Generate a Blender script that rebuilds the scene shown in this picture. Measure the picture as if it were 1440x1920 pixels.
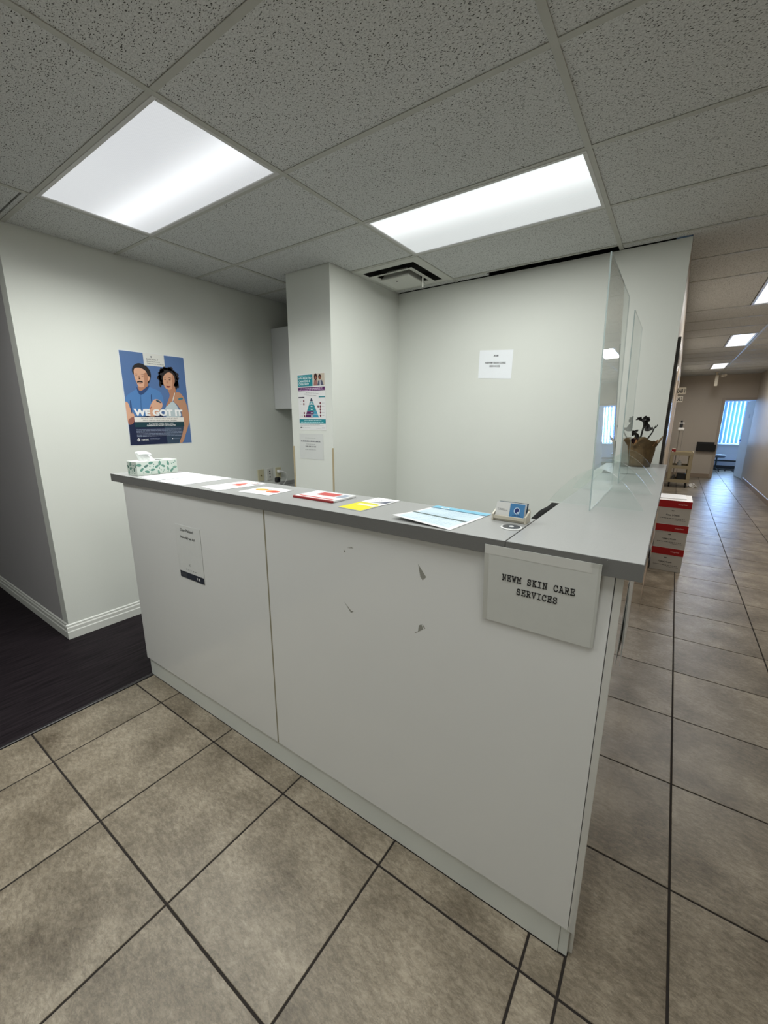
import bpy, bmesh, math, random
from mathutils import Vector, Matrix
random.seed(7)
for o in list(bpy.data.objects): bpy.data.objects.remove(o)
SC = bpy.context.scene
COL = SC.collection

# ------------------------------------------------------------------ camera
CAM = Vector((0.0558, -1.0417, 1.5711)); YAW, PIT, ROL = 0.6078, -0.2245, 0.0024
cd = bpy.data.cameras.new('camera'); cam = bpy.data.objects.new('camera', cd); COL.objects.link(cam)
cd.sensor_fit = 'HORIZONTAL'; cd.sensor_width = 36.0; cd.lens = 36.0 * 769.73 / 1440.0
cd.clip_start = 0.02; cd.clip_end = 200
_f = Vector((-math.sin(YAW)*math.cos(PIT), math.cos(YAW)*math.cos(PIT), math.sin(PIT)))
_r = Vector((math.cos(YAW), math.sin(YAW), 0)); _u = _r.cross(_f)
_r2 = math.cos(ROL)*_r + math.sin(ROL)*_u; _u2 = -math.sin(ROL)*_r + math.cos(ROL)*_u
cam.matrix_world = Matrix(((_r2.x, _u2.x, -_f.x, CAM.x), (_r2.y, _u2.y, -_f.y, CAM.y), (_r2.z, _u2.z, -_f.z, CAM.z), (0, 0, 0, 1)))
SC.camera = cam
# ------------------------------------------------------------------ world, daylight, exposure
w = bpy.data.worlds.new('sky'); SC.world = w; w.use_nodes = True
w.node_tree.nodes['Background'].inputs[0].default_value = (0.42, 0.68, 1.0, 1)
w.node_tree.nodes['Background'].inputs[1].default_value = 2.6
SC.view_settings.view_transform = 'Standard'; SC.view_settings.look = 'None'
SC.view_settings.exposure = 0.0; SC.view_settings.gamma = 1.0; SC.view_settings.use_curve_mapping = False
LOBBY_W, BACK_W, HALL_W, DAY_W = 20.5, 22.0, 25.0, 330.0
def area(name, loc, sx, sy, power, col, rot=(0, 0, 0), parent=None, spread=180):
    l = bpy.data.lights.new(name, 'AREA'); l.shape = 'RECTANGLE'; l.size = sx; l.size_y = sy; l.energy = power; l.color = col; l.spread = math.radians(spread)
    o = bpy.data.objects.new(name, l); COL.objects.link(o); o.rotation_euler = rot
    if parent: o.parent = parent; o.location = Vector(loc) - Vector(W0[parent.name])
    else: o.location = loc
    return o
W0 = {}
day = area('window_daylight', (2.0, 16.25, 1.45), 1.9, 1.4, DAY_W, (0.42, 0.66, 1.0), (math.radians(-90), 0, 0))

# ------------------------------------------------------------------ constants of the place (metres)
H = 2.6955; GX, GY, TX, TY = -1.6216, -0.0821, 1.2192, 0.6096
XL, YL = -3.366, -0.117; YB = 2.449; XC, XCL, YF = -2.216, -2.687, 1.501; XH = -0.01; XR = 1.65; YFAR = 13.2
TOP, BOT, KICK = 1.2585, 1.2166, 0.116

# ------------------------------------------------------------------ materials
def s2l(c): return tuple(((x/255)/12.92 if x/255 <= .04045 else ((x/255+.055)/1.055)**2.4) for x in c)
MATS = {}
def mat(name, col=(.8, .8, .8), rough=.5, spec=.5, metal=0, emit=None, estr=0, var=0, vscale=20, bump=0, bscale=200, coat=0):
    if name in MATS: return MATS[name]
    m = bpy.data.materials.new(name); m.use_nodes = True; nt = m.node_tree; b = nt.nodes['Principled BSDF']
    b.inputs['Base Color'].default_value = (*col, 1); b.inputs['Roughness'].default_value = rough
    b.inputs['Specular IOR Level'].default_value = spec; b.inputs['Metallic'].default_value = metal
    if coat: b.inputs['Coat Weight'].default_value = coat; b.inputs['Coat Roughness'].default_value = .05
    if emit: b.inputs['Emission Color'].default_value = (*emit, 1); b.inputs['Emission Strength'].default_value = estr
    if var or bump:
        tc = nt.nodes.new('ShaderNodeTexCoord'); n = nt.nodes.new('ShaderNodeTexNoise'); n.inputs['Scale'].default_value = vscale; n.inputs['Detail'].default_value = 5
        nt.links.new(tc.outputs['Object'], n.inputs['Vector'])
        if var:
            mx = nt.nodes.new('ShaderNodeMix'); mx.data_type = 'RGBA'
            mx.inputs['A'].default_value = (*[c*(1-var) for c in col], 1); mx.inputs['B'].default_value = (*[min(1, c*(1+var)) for c in col], 1)
            nt.links.new(n.outputs['Fac'], mx.inputs['Factor']); nt.links.new(mx.outputs['Result'], b.inputs['Base Color'])
        if bump:
            n2 = nt.nodes.new('ShaderNodeTexNoise'); n2.inputs['Scale'].default_value = bscale; n2.inputs['Detail'].default_value = 3
            nt.links.new(tc.outputs['Object'], n2.inputs['Vector'])
            bp = nt.nodes.new('ShaderNodeBump'); bp.inputs['Strength'].default_value = bump; bp.inputs['Distance'].default_value = .002
            nt.links.new(n2.outputs['Fac'], bp.inputs['Height']); nt.links.new(bp.outputs['Normal'], b.inputs['Normal'])
    MATS[name] = m; return m
def nodes(name):
    m = bpy.data.materials.new(name); m.use_nodes = True; MATS[name] = m
    return m, m.node_tree, m.node_tree.nodes['Principled BSDF']
def objrand(nt, mul=37.0):
    tc = nt.nodes.new('ShaderNodeTexCoord'); oi = nt.nodes.new('ShaderNodeObjectInfo')
    cb = nt.nodes.new('ShaderNodeCombineXYZ'); k = nt.nodes.new('ShaderNodeMath'); k.operation = 'MULTIPLY'; k.inputs[1].default_value = mul
    nt.links.new(oi.outputs['Random'], k.inputs[0]); nt.links.new(k.outputs[0], cb.inputs[0]); nt.links.new(k.outputs[0], cb.inputs[1])
    ad = nt.nodes.new('ShaderNodeVectorMath'); ad.operation = 'ADD'; nt.links.new(tc.outputs['Object'], ad.inputs[0]); nt.links.new(cb.outputs[0], ad.inputs[1])
    return ad.outputs[0], oi.outputs['Random']
def N(nt, t, **k):
    n = nt.nodes.new(t)
    for a, b in k.items(): setattr(n, a, b)
    return n
def math_(nt, op, a, b):
    n = N(nt, 'ShaderNodeMath', operation=op)
    for i, v in enumerate((a, b)):
        if isinstance(v, (int, float)): n.inputs[i].default_value = v
        else: nt.links.new(v, n.inputs[i])
    return n.outputs[0]

def make_tile():
    m, nt, b = nodes('floor_tile_stone'); vec, rnd = objrand(nt)
    n1 = N(nt, 'ShaderNodeTexNoise'); n1.inputs['Scale'].default_value = 4.2; n1.inputs['Detail'].default_value = 7; n1.inputs['Roughness'].default_value = .6; n1.inputs['Distortion'].default_value = .15
    mp = N(nt, 'ShaderNodeMapping'); mp.inputs['Rotation'].default_value = (0, 0, .5); mp.inputs['Scale'].default_value = (1, 2.0, 1); nt.links.new(vec, mp.inputs['Vector'])
    n2 = N(nt, 'ShaderNodeTexNoise'); n2.inputs['Scale'].default_value = 34; n2.inputs['Detail'].default_value = 10; n2.inputs['Roughness'].default_value = .8; n2.inputs['Distortion'].default_value = .12
    nt.links.new(vec, n1.inputs['Vector']); nt.links.new(mp.outputs[0], n2.inputs['Vector'])
    cr = N(nt, 'ShaderNodeValToRGB'); e = cr.color_ramp.elements
    e[0].position = .36; e[0].color = (.112, .088, .06, 1); e[1].position = .64; e[1].color = (.43, .37, .285, 1)
    x = cr.color_ramp.elements.new(.5); x.color = (.25, .21, .155, 1)
    a = math_(nt, 'MULTIPLY', n1.outputs['Fac'], .5); c = math_(nt, 'MULTIPLY', n2.outputs['Fac'], .5); s = math_(nt, 'ADD', a, c)
    d = math_(nt, 'MULTIPLY', math_(nt, 'SUBTRACT', rnd, .5), .05); s = math_(nt, 'ADD', s, d)
    n3 = N(nt, 'ShaderNodeTexNoise'); n3.inputs['Scale'].default_value = 20; n3.inputs['Detail'].default_value = 12; n3.inputs['Roughness'].default_value = .72; n3.inputs['Distortion'].default_value = .5; nt.links.new(mp.outputs[0], n3.inputs['Vector'])
    rd = math_(nt, 'ABSOLUTE', math_(nt, 'SUBTRACT', n3.outputs['Fac'], .5), 0); vr = N(nt, 'ShaderNodeMapRange'); vr.inputs['From Min'].default_value = 0; vr.inputs['From Max'].default_value = .045; vr.inputs['To Min'].default_value = .76; vr.inputs['To Max'].default_value = 1.02; nt.links.new(rd, vr.inputs['Value'])
    nt.links.new(s, cr.inputs['Fac']); vs = N(nt, 'ShaderNodeVectorMath', operation='SCALE'); nt.links.new(cr.outputs['Color'], vs.inputs[0]); nt.links.new(vr.outputs[0], vs.inputs['Scale']); nt.links.new(vs.outputs[0], b.inputs['Base Color'])
    rg = N(nt, 'ShaderNodeMapRange'); rg.inputs['To Min'].default_value = .22; rg.inputs['To Max'].default_value = .46; b.inputs['Specular IOR Level'].default_value = .36; nt.links.new(n2.outputs['Fac'], rg.inputs['Value']); nt.links.new(rg.outputs[0], b.inputs['Roughness'])
    bp = N(nt, 'ShaderNodeBump'); bp.inputs['Strength'].default_value = .25; bp.inputs['Distance'].default_value = .003; nt.links.new(n2.outputs['Fac'], bp.inputs['Height']); nt.links.new(bp.outputs['Normal'], b.inputs['Normal'])
    return m
def make_fissure(name='ceiling_fissured', base=(.665, .675, .66)):
    m, nt, b = nodes(name); vec, rnd = objrand(nt)
    ds = N(nt, 'ShaderNodeTexNoise'); ds.inputs['Scale'].default_value = 60; ds.inputs['Detail'].default_value = 2; nt.links.new(vec, ds.inputs['Vector'])
    sc = N(nt, 'ShaderNodeVectorMath', operation='SCALE'); sc.inputs['Scale'].default_value = .012; nt.links.new(ds.outputs['Color'], sc.inputs[0])
    ad = N(nt, 'ShaderNodeVectorMath', operation='ADD'); nt.links.new(vec, ad.inputs[0]); nt.links.new(sc.outputs[0], ad.inputs[1])
    outs = []
    for rot, scl, thr in ((.3, 92, .30), (1.5, 98, .34), (1.9, 94, .33), (.9, 200, .26)):
        mp = N(nt, 'ShaderNodeMapping'); mp.inputs['Rotation'].default_value = (0, 0, rot); mp.inputs['Scale'].default_value = (1, 2.6, 1); mp.inputs['Location'].default_value = (rot*3, rot, 0)
        nt.links.new(ad.outputs[0], mp.inputs['Vector'])
        v = N(nt, 'ShaderNodeTexVoronoi', voronoi_dimensions='2D'); v.inputs['Scale'].default_value = scl*.62; nt.links.new(mp.outputs[0], v.inputs['Vector'])
        sp = N(nt, 'ShaderNodeSeparateColor'); nt.links.new(v.outputs['Color'], sp.inputs[0])
        t = math_(nt, 'MULTIPLY', math_(nt, 'SUBTRACT', sp.outputs[0], .40), thr*1.1)
        q = N(nt, 'ShaderNodeMapRange'); nt.links.new(math_(nt, 'SUBTRACT', t, v.outputs['Distance']), q.inputs['Value']); q.inputs['From Min'].default_value = -.03; q.inputs['From Max'].default_value = .06
        outs.append(q.outputs[0])
    a = math_(nt, 'MAXIMUM', outs[0], outs[1]); a = math_(nt, 'MAXIMUM', a, outs[2]); a = math_(nt, 'MAXIMUM', a, math_(nt, 'MULTIPLY', outs[3], .7))
    fine = N(nt, 'ShaderNodeTexNoise'); fine.inputs['Scale'].default_value = 160; fine.inputs['Detail'].default_value = 4; nt.links.new(vec, fine.inputs['Vector'])
    mx = N(nt, 'ShaderNodeMix', data_type='RGBA'); mx.inputs['A'].default_value = (*base, 1); mx.inputs['B'].default_value = (.075, .073, .068, 1); nt.links.new(a, mx.inputs['Factor'])
    fr = N(nt, 'ShaderNodeMapRange'); fr.inputs['From Min'].default_value = .3; fr.inputs['From Max'].default_value = .7; fr.inputs['To Min'].default_value = .82; fr.inputs['To Max'].default_value = 1.12; nt.links.new(fine.outputs['Fac'], fr.inputs['Value'])
    vm = N(nt, 'ShaderNodeVectorMath', operation='SCALE'); nt.links.new(mx.outputs['Result'], vm.inputs[0]); nt.links.new(fr.outputs[0], vm.inputs['Scale'])
    nt.links.new(vm.outputs[0], b.inputs['Base Color']); b.inputs['Roughness'].default_value = .95; b.inputs['Specular IOR Level'].default_value = .1
    bp = N(nt, 'ShaderNodeBump'); bp.invert = True; bp.inputs['Strength'].default_value = .5; bp.inputs['Distance'].default_value = .003; nt.links.new(a, bp.inputs['Height']); nt.links.new(bp.outputs['Normal'], b.inputs['Normal'])
    return m
def make_wood():
    m, nt, b = nodes('floor_dark_laminate'); tc = N(nt, 'ShaderNodeTexCoord')
    mp = N(nt, 'ShaderNodeMapping'); mp.inputs['Scale'].default_value = (26, 1.6, 1); nt.links.new(tc.outputs['Object'], mp.inputs['Vector'])
    n = N(nt, 'ShaderNodeTexNoise'); n.inputs['Scale'].default_value = 2.2; n.inputs['Detail'].default_value = 8; n.inputs['Roughness'].default_value = .65; nt.links.new(mp.outputs[0], n.inputs['Vector'])
    cr = N(nt, 'ShaderNodeValToRGB'); e = cr.color_ramp.elements; e[0].position = .3; e[0].color = (.006, .0045, .006, 1); e[1].position = .75; e[1].color = (.032, .025, .029, 1)
    nt.links.new(n.outputs['Fac'], cr.inputs['Fac']); nt.links.new(cr.outputs[0], b.inputs['Base Color']); b.inputs['Roughness'].default_value = .6; b.inputs['Specular IOR Level'].default_value = .08
    return m
def make_acrylic(name, tint=(.965, .985, .98), ior=1.49, boost=1.0):
    m, nt, b = nodes(name); nt.nodes.remove(b); out = nt.nodes['Material Output']
    t = N(nt, 'ShaderNodeBsdfTransparent'); t.inputs[0].default_value = (*tint, 1); g = N(nt, 'ShaderNodeBsdfGlossy'); g.inputs['Roughness'].default_value = .015; g.inputs['Color'].default_value = (1, 1, 1, 1)
    fr = N(nt, 'ShaderNodeFresnel'); fr.inputs['IOR'].default_value = ior; ms = N(nt, 'ShaderNodeMixShader')
    gm = N(nt, 'ShaderNodeNewGeometry'); front = math_(nt, 'SUBTRACT', 1.0, gm.outputs['Backfacing'])
    nt.links.new(math_(nt, 'MULTIPLY', math_(nt, 'MULTIPLY', fr.outputs[0], boost), front), ms.inputs[0]); nt.links.new(t.outputs[0], ms.inputs[1]); nt.links.new(g.outputs[0], ms.inputs[2]); nt.links.new(ms.outputs[0], out.inputs['Surface'])
    return m
def make_edge(name, col, fac):
    m, nt, b = nodes(name); nt.nodes.remove(b); out = nt.nodes['Material Output']
    t = N(nt, 'ShaderNodeBsdfTransparent'); t.inputs[0].default_value = (.75, .82, .82, 1); d = N(nt, 'ShaderNodeBsdfPrincipled'); d.inputs['Base Color'].default_value = (*col, 1); d.inputs['Roughness'].default_value = .2
    ms = N(nt, 'ShaderNodeMixShader'); ms.inputs[0].default_value = fac; nt.links.new(t.outputs[0], ms.inputs[1]); nt.links.new(d.outputs[0], ms.inputs[2]); nt.links.new(ms.outputs[0], out.inputs['Surface'])
    return m
def make_diffuser(name, tube_y, sig, lo, hi, col):
    # prismatic acrylic lens lit from behind by one tube running along X at tube_y (local metres)
    m, nt, b = nodes(name); tc = N(nt, 'ShaderNodeTexCoord'); sp = N(nt, 'ShaderNodeSeparateXYZ'); nt.links.new(tc.outputs['Object'], sp.inputs[0])
    d = math_(nt, 'SUBTRACT', sp.outputs[1], tube_y); q = math_(nt, 'MULTIPLY', d, d); g = math_(nt, 'POWER', 2.718, math_(nt, 'MULTIPLY', q, -1/(sig*sig)))
    ck = N(nt, 'ShaderNodeTexChecker'); ck.inputs['Scale'].default_value = 170; nt.links.new(tc.outputs['Object'], ck.inputs['Vector'])
    s = math_(nt, 'ADD', lo, math_(nt, 'MULTIPLY', g, hi-lo)); s = math_(nt, 'MULTIPLY', s, math_(nt, 'ADD', .965, math_(nt, 'MULTIPLY', ck.outputs['Fac'], .06)))
    b.inputs['Base Color'].default_value = (.25, .25, .25, 1); b.inputs['Emission Color'].default_value = (*col, 1); nt.links.new(s, b.inputs['Emission Strength']); b.inputs['Roughness'].default_value = .3
    return m
def make_laminate(name, col, rough):
    m, nt, b = nodes(name); tc = N(nt, 'ShaderNodeTexCoord')
    n = N(nt, 'ShaderNodeTexNoise'); n.inputs['Scale'].default_value = 420; n.inputs['Detail'].default_value = 3; nt.links.new(tc.outputs['Object'], n.inputs['Vector'])
    n2 = N(nt, 'ShaderNodeTexNoise'); n2.inputs['Scale'].default_value = 7; n2.inputs['Detail'].default_value = 3; nt.links.new(tc.outputs['Object'], n2.inputs['Vector'])
    f = math_(nt, 'ADD', math_(nt, 'MULTIPLY', n.outputs['Fac'], .22), math_(nt, 'ADD', math_(nt, 'MULTIPLY', n2.outputs['Fac'], .06), .86))
    v = N(nt, 'ShaderNodeVectorMath', operation='SCALE'); v.inputs[0].default_value = col; nt.links.new(f, v.inputs['Scale']); nt.links.new(v.outputs[0], b.inputs['Base Color']); b.inputs['Roughness'].default_value = rough
    return m
TILE = make_tile(); FISS = make_fissure(); WOOD = make_wood(); ACR = make_acrylic('clear_acrylic'); EDGE = make_edge('acrylic_edge', (.9, .94, .93), .85); SEDGE = make_edge('acrylic_sheet_edge', (.42, .50, .51), .6); GLASS = make_acrylic('window_glass', (.96, .98, 1))
WALL = mat('wall_paint', (.705, .725, .68), .75, .25, var=.02, vscale=3, bump=.12, bscale=170)
HWALL = mat('hall_paint', (.52, .465, .395), .42, .4, var=.03, vscale=3, bump=.1, bscale=170)
DIMWALL = mat('left_return_shade', (.42, .41, .42), .6, .3, var=.04, vscale=2, bump=.1, bscale=170)  # darker copy of the wall paint; the dim area's shade is in the colour
WHITE = mat('white_gloss_panel', (.80, .81, .80), .13, .5, var=.015, vscale=4)
GLOSS = mat('white_mirror_gloss_panel', (.66, .66, .63), .025, .5, coat=1.0)
KICKM = mat('white_kick_panel', (.74, .77, .735), .3, .5)
GAPM = mat('dark_gap', (.012, .012, .011), .9)
BASEB = mat('baseboard_white', (.70, .71, .67), .4)
GROUT = mat('grout', (.02, .015, .012), .9, var=.2, vscale=60)
TBAR = mat('t_bar_paint', (.47, .47, .425), .5, var=.05, vscale=30)
PLEN = mat('plenum_dark', (.02, .02, .018), .95)  # near-black colour stands in for the shade above the ceiling
LAM = make_laminate('grey_laminate', (.34, .345, .34), .36)
LAME = make_laminate('charcoal_edge_band', (.165, .165, .16), .35)
PAPER = mat('paper_white', (.82, .83, .84), .6, .3)
BLACK = mat('black_plastic', (.012, .012, .013), .4)
INK = mat('ink_black', (.015, .015, .017), .6)
def C(r, g, b, rough=.5): return mat('print_%02x%02x%02x_%d' % (r, g, b, int(rough*100)), s2l((r, g, b)), rough, .35)

# ------------------------------------------------------------------ geometry helpers
class MB:
    def __init__(s): s.v = []; s.f = []; s.m = []
    def add(s, v, f, mi=0):
        n = len(s.v); s.v += [tuple(x) for x in v]; s.f += [tuple(n+i for i in q) for q in f]; s.m += [mi]*len(f); return s
    def box(s, x0, x1, y0, y1, z0, z1, mi=0):
        return s.add([(x0, y0, z0), (x1, y0, z0), (x1, y1, z0), (x0, y1, z0), (x0, y0, z1), (x1, y0, z1), (x1, y1, z1), (x0, y1, z1)],
                     [(3, 2, 1, 0), (4, 5, 6, 7), (0, 1, 5, 4), (1, 2, 6, 5), (2, 3, 7, 6), (3, 0, 4, 7)], mi)
    def bbox(s, x0, x1, y0, y1, z0, z1, r=.003, seg=2, mi=0):
        bm = bmesh.new(); bmesh.ops.create_cube(bm, size=1)
        for v in bm.verts: v.co = Vector(((x0+x1)/2+v.co.x*(x1-x0), (y0+y1)/2+v.co.y*(y1-y0), (z0+z1)/2+v.co.z*(z1-z0)))
        r = min(r, (x1-x0)*.45, (y1-y0)*.45, (z1-z0)*.45)
        bmesh.ops.bevel(bm, geom=list(bm.edges), offset=r, segments=seg, affect='EDGES', profile=.5)
        s.bm(bm, mi); bm.free(); return s
    def bm(s, bm, mi=0):
        bm.verts.index_update(); return s.add([v.co[:] for v in bm.verts], [[v.index for v in f.verts] for f in bm.faces], mi)
    def prism(s, pts, axis, a, b, mi=0):
        # pts 2-D outline swept along axis from a to b
        def P(q, t): return {0: (t, q[0], q[1]), 1: (q[0], t, q[1]), 2: (q[0], q[1], t)}[axis]
        n = len(pts); v = [P(q, a) for q in pts]+[P(q, b) for q in pts]
        f = [tuple(range(n))[::-1], tuple(range(n, 2*n))]+[(i, (i+1) % n, n+(i+1) % n, n+i) for i in range(n)]
        return s.add(v, f, mi)
    def tube(s, pts, r, n=8, mi=0, caps=True):
        pts = [Vector(p) for p in pts]; rs = r if isinstance(r, (list, tuple)) else [r]*len(pts); rings = []
        up = Vector((0.13, .31, .94)).normalized()
        for i, p in enumerate(pts):
            t = (pts[min(i+1, len(pts)-1)]-pts[max(i-1, 0)]).normalized(); a = t.cross(up)
            if a.length < .05: a = t.cross(Vector((1, 0, 0)))
            a.normalize(); b = t.cross(a)
            rings.append([p+rs[i]*(math.cos(2*math.pi*k/n)*a+math.sin(2*math.pi*k/n)*b) for k in range(n)])
        v = [q for R in rings for q in R]; f = [(i*n+k, i*n+(k+1) % n, (i+1)*n+(k+1) % n, (i+1)*n+k) for i in range(len(pts)-1) for k in range(n)]
        if caps: f += [tuple(range(n))[::-1], tuple(range((len(pts)-1)*n, len(pts)*n))]
        return s.add(v, f, mi)
    def lathe(s, prof, c, n=20, mi=0, axis=2):
        v = []; f = []
        for r, z in prof:
            for k in range(n):
                a = 2*math.pi*k/n; q = (r*math.cos(a), r*math.sin(a), z)
                if axis == 1: q = (q[0], z, q[1])
                if axis == 0: q = (z, q[0], q[1])
                v.append((c[0]+q[0], c[1]+q[1], c[2]+q[2]))
        for i in range(len(prof)-1):
            for k in range(n): f.append((i*n+k, i*n+(k+1) % n, (i+1)*n+(k+1) % n, (i+1)*n+k))
        f += [tuple(range(n))[::-1], tuple(range((len(prof)-1)*n, len(prof)*n))]
        return s.add(v, f, mi)
    def build(s, name, mats, parent=None, loc=None, smooth=False):
        mats = mats if isinstance(mats, (list, tuple)) else [mats]
        base = Vector(W0[parent.name]) if parent else Vector((0, 0, 0)); Wl = Vector(loc) if loc is not None else base
        me = bpy.data.meshes.new(name); me.from_pydata([(x-Wl.x, y-Wl.y, z-Wl.z) for x, y, z in s.v], [], s.f)
        for m in mats: me.materials.append(m)
        for p, i in zip(me.polygons, s.m): p.material_index = i; p.use_smooth = smooth
        bm = bmesh.new(); bm.from_mesh(me); bmesh.ops.recalc_face_normals(bm, faces=bm.faces); bm.to_mesh(me); bm.free()
        return link(name, me, parent, Wl)
def link(name, me, parent=None, loc=(0, 0, 0)):
    o = bpy.data.objects.new(name, me); COL.objects.link(o); W0[o.name] = tuple(loc)
    if parent: o.parent = parent; o.location = Vector(loc)-Vector(W0[parent.name])
    else: o.location = loc
    return o
def empty(name, loc):
    o = bpy.data.objects.new(name, None); COL.objects.link(o); o.location = loc; o.empty_display_size = .05; W0[o.name] = tuple(loc); return o
def tag(o, label, cat=None, group=None, kind=None):
    o['label'] = label
    if cat: o['category'] = cat
    if group: o['group'] = group
    if kind: o['kind'] = kind
    return o
def struct(o, label, cat): return tag(o, label, cat, kind='structure')
def copy_tree(o, loc):
    c = o.copy(); COL.objects.link(c); c.location = loc; W0[c.name] = tuple(loc)
    for ch in o.children:
        d = ch.copy(); COL.objects.link(d); d.parent = c
        for g in ch.children:
            e = g.copy(); COL.objects.link(e); e.parent = d
    return c
# ------------------------------------------------------------------ lettering
_tc = {}
def text2d(s, bold=0.0):
    k = (s, bold)
    if k in _tc: return _tc[k]
    cu = bpy.data.curves.new('t', 'FONT'); cu.body = s; cu.size = 1; cu.offset = bold; cu.resolution_u = 3
    ob = bpy.data.objects.new('t', cu); COL.objects.link(ob); me = bpy.data.meshes.new_from_object(ob)
    v = [(q.co.x, q.co.y) for q in me.vertices]; f = [tuple(p.vertices) for p in me.polygons]
    bpy.data.objects.remove(ob); bpy.data.curves.remove(cu); bpy.data.meshes.remove(me)
    x0 = min(a for a, b in v); x1 = max(a for a, b in v); y0 = min(b for a, b in v); y1 = max(b for a, b in v)
    _tc[k] = ([((a-x0)/(x1-x0), (b-y0)/(y1-y0)) for a, b in v], f); return _tc[k]
GL = {'N': [[(.18, 0), (.18, 1)], [(.16, 1), (.84, 0)], [(.82, 0), (.82, 1)], [(0, 1), (.3, 1)], [(0, 0), (.36, 0)], [(.64, 1), (1, 1)]],
 'E': [[(.2, 0), (.2, 1)], [(.03, 1), (.9, 1)], [(.9, 1), (.9, .74)], [(.03, 0), (.93, 0)], [(.93, 0), (.93, .28)], [(.2, .52), (.66, .52)], [(.66, .38), (.66, .66)]],
 'W': [[(.08, 1), (.28, 0)], [(.28, 0), (.5, .72)], [(.5, .72), (.72, 0)], [(.72, 0), (.92, 1)], [(-.06, 1), (.3, 1)], [(.7, 1), (1.06, 1)]],
 'M': [[(.15, 0), (.15, 1)], [(.15, 1), (.5, .36)], [(.5, .36), (.85, 1)], [(.85, 1), (.85, 0)], [(-.02, 0), (.36, 0)], [(.64, 0), (1.02, 0)], [(-.02, 1), (.2, 1)], [(.8, 1), (1.02, 1)]],
 'S': [[(.86, 1), (.86, .68)], [(.86, .76), (.72, .95), (.46, 1.01), (.22, .93), (.13, .75), (.25, .59), (.55, .5), (.8, .4), (.88, .23), (.76, .06), (.5, -.01), (.25, .05), (.12, .22)], [(.12, 0), (.12, .31)]],
 'K': [[(.2, 0), (.2, 1)], [(.03, 1), (.4, 1)], [(.03, 0), (.4, 0)], [(.2, .4), (.78, 1)], [(.6, 1), (.97, 1)], [(.4, .58), (.86, 0)], [(.66, 0), (1.02, 0)]],
 'I': [[(.5, 0), (.5, 1)], [(.14, 1), (.86, 1)], [(.14, 0), (.86, 0)]],
 'C': [[(.88, 1), (.88, .66)], [(.88, .76), (.72, .95), (.5, 1.01), (.26, .92), (.1, .7), (.07, .5), (.1, .28), (.26, .07), (.52, -.01), (.76, .05), (.93, .24)]],
 'A': [[(.12, 0), (.47, 1)], [(.53, 1), (.9, 0)], [(.22, 1), (.56, 1)], [(-.03, 0), (.32, 0)], [(.68, 0), (1.04, 0)], [(.25, .34), (.77, .34)]],
 'R': [[(.2, 0), (.2, 1)], [(.03, 0), (.42, 0)], [(.03, 1), (.56, 1), (.78, .92), (.85, .75), (.76, .57), (.55, .5), (.2, .5)], [(.5, .5), (.82, 0), (1.02, 0)]],
 'V': [[(.1, 1), (.5, 0)], [(.5, 0), (.9, 1)], [(-.06, 1), (.32, 1)], [(.68, 1), (1.06, 1)]]}
def typewriter(s, sw=.172):
    V = []; F = []
    for i, ch in enumerate(s):
        for pl in GL.get(ch, []):
            for (ax, ay), (bx, by) in zip(pl, pl[1:]):
                ax, bx = ax*.86+i*1.12, bx*.86+i*1.12; ay, by = ay*.87+.065, by*.87+.065
                dx, dy = bx-ax, by-ay; l = math.hypot(dx, dy); dx /= l; dy /= l; e = sw*.46; hx, hy = -dy*sw/2, dx*sw/2
                n = len(V); V += [(ax-dx*e+hx, ay-dy*e+hy), (ax-dx*e-hx, ay-dy*e-hy), (bx+dx*e-hx, by+dy*e-hy), (bx+dx*e+hx, by+dy*e+hy)]; F.append((n, n+1, n+2, n+3))
    L = len(s)*1.12-.26
    return [(x/L, y) for x, y in V], F
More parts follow.
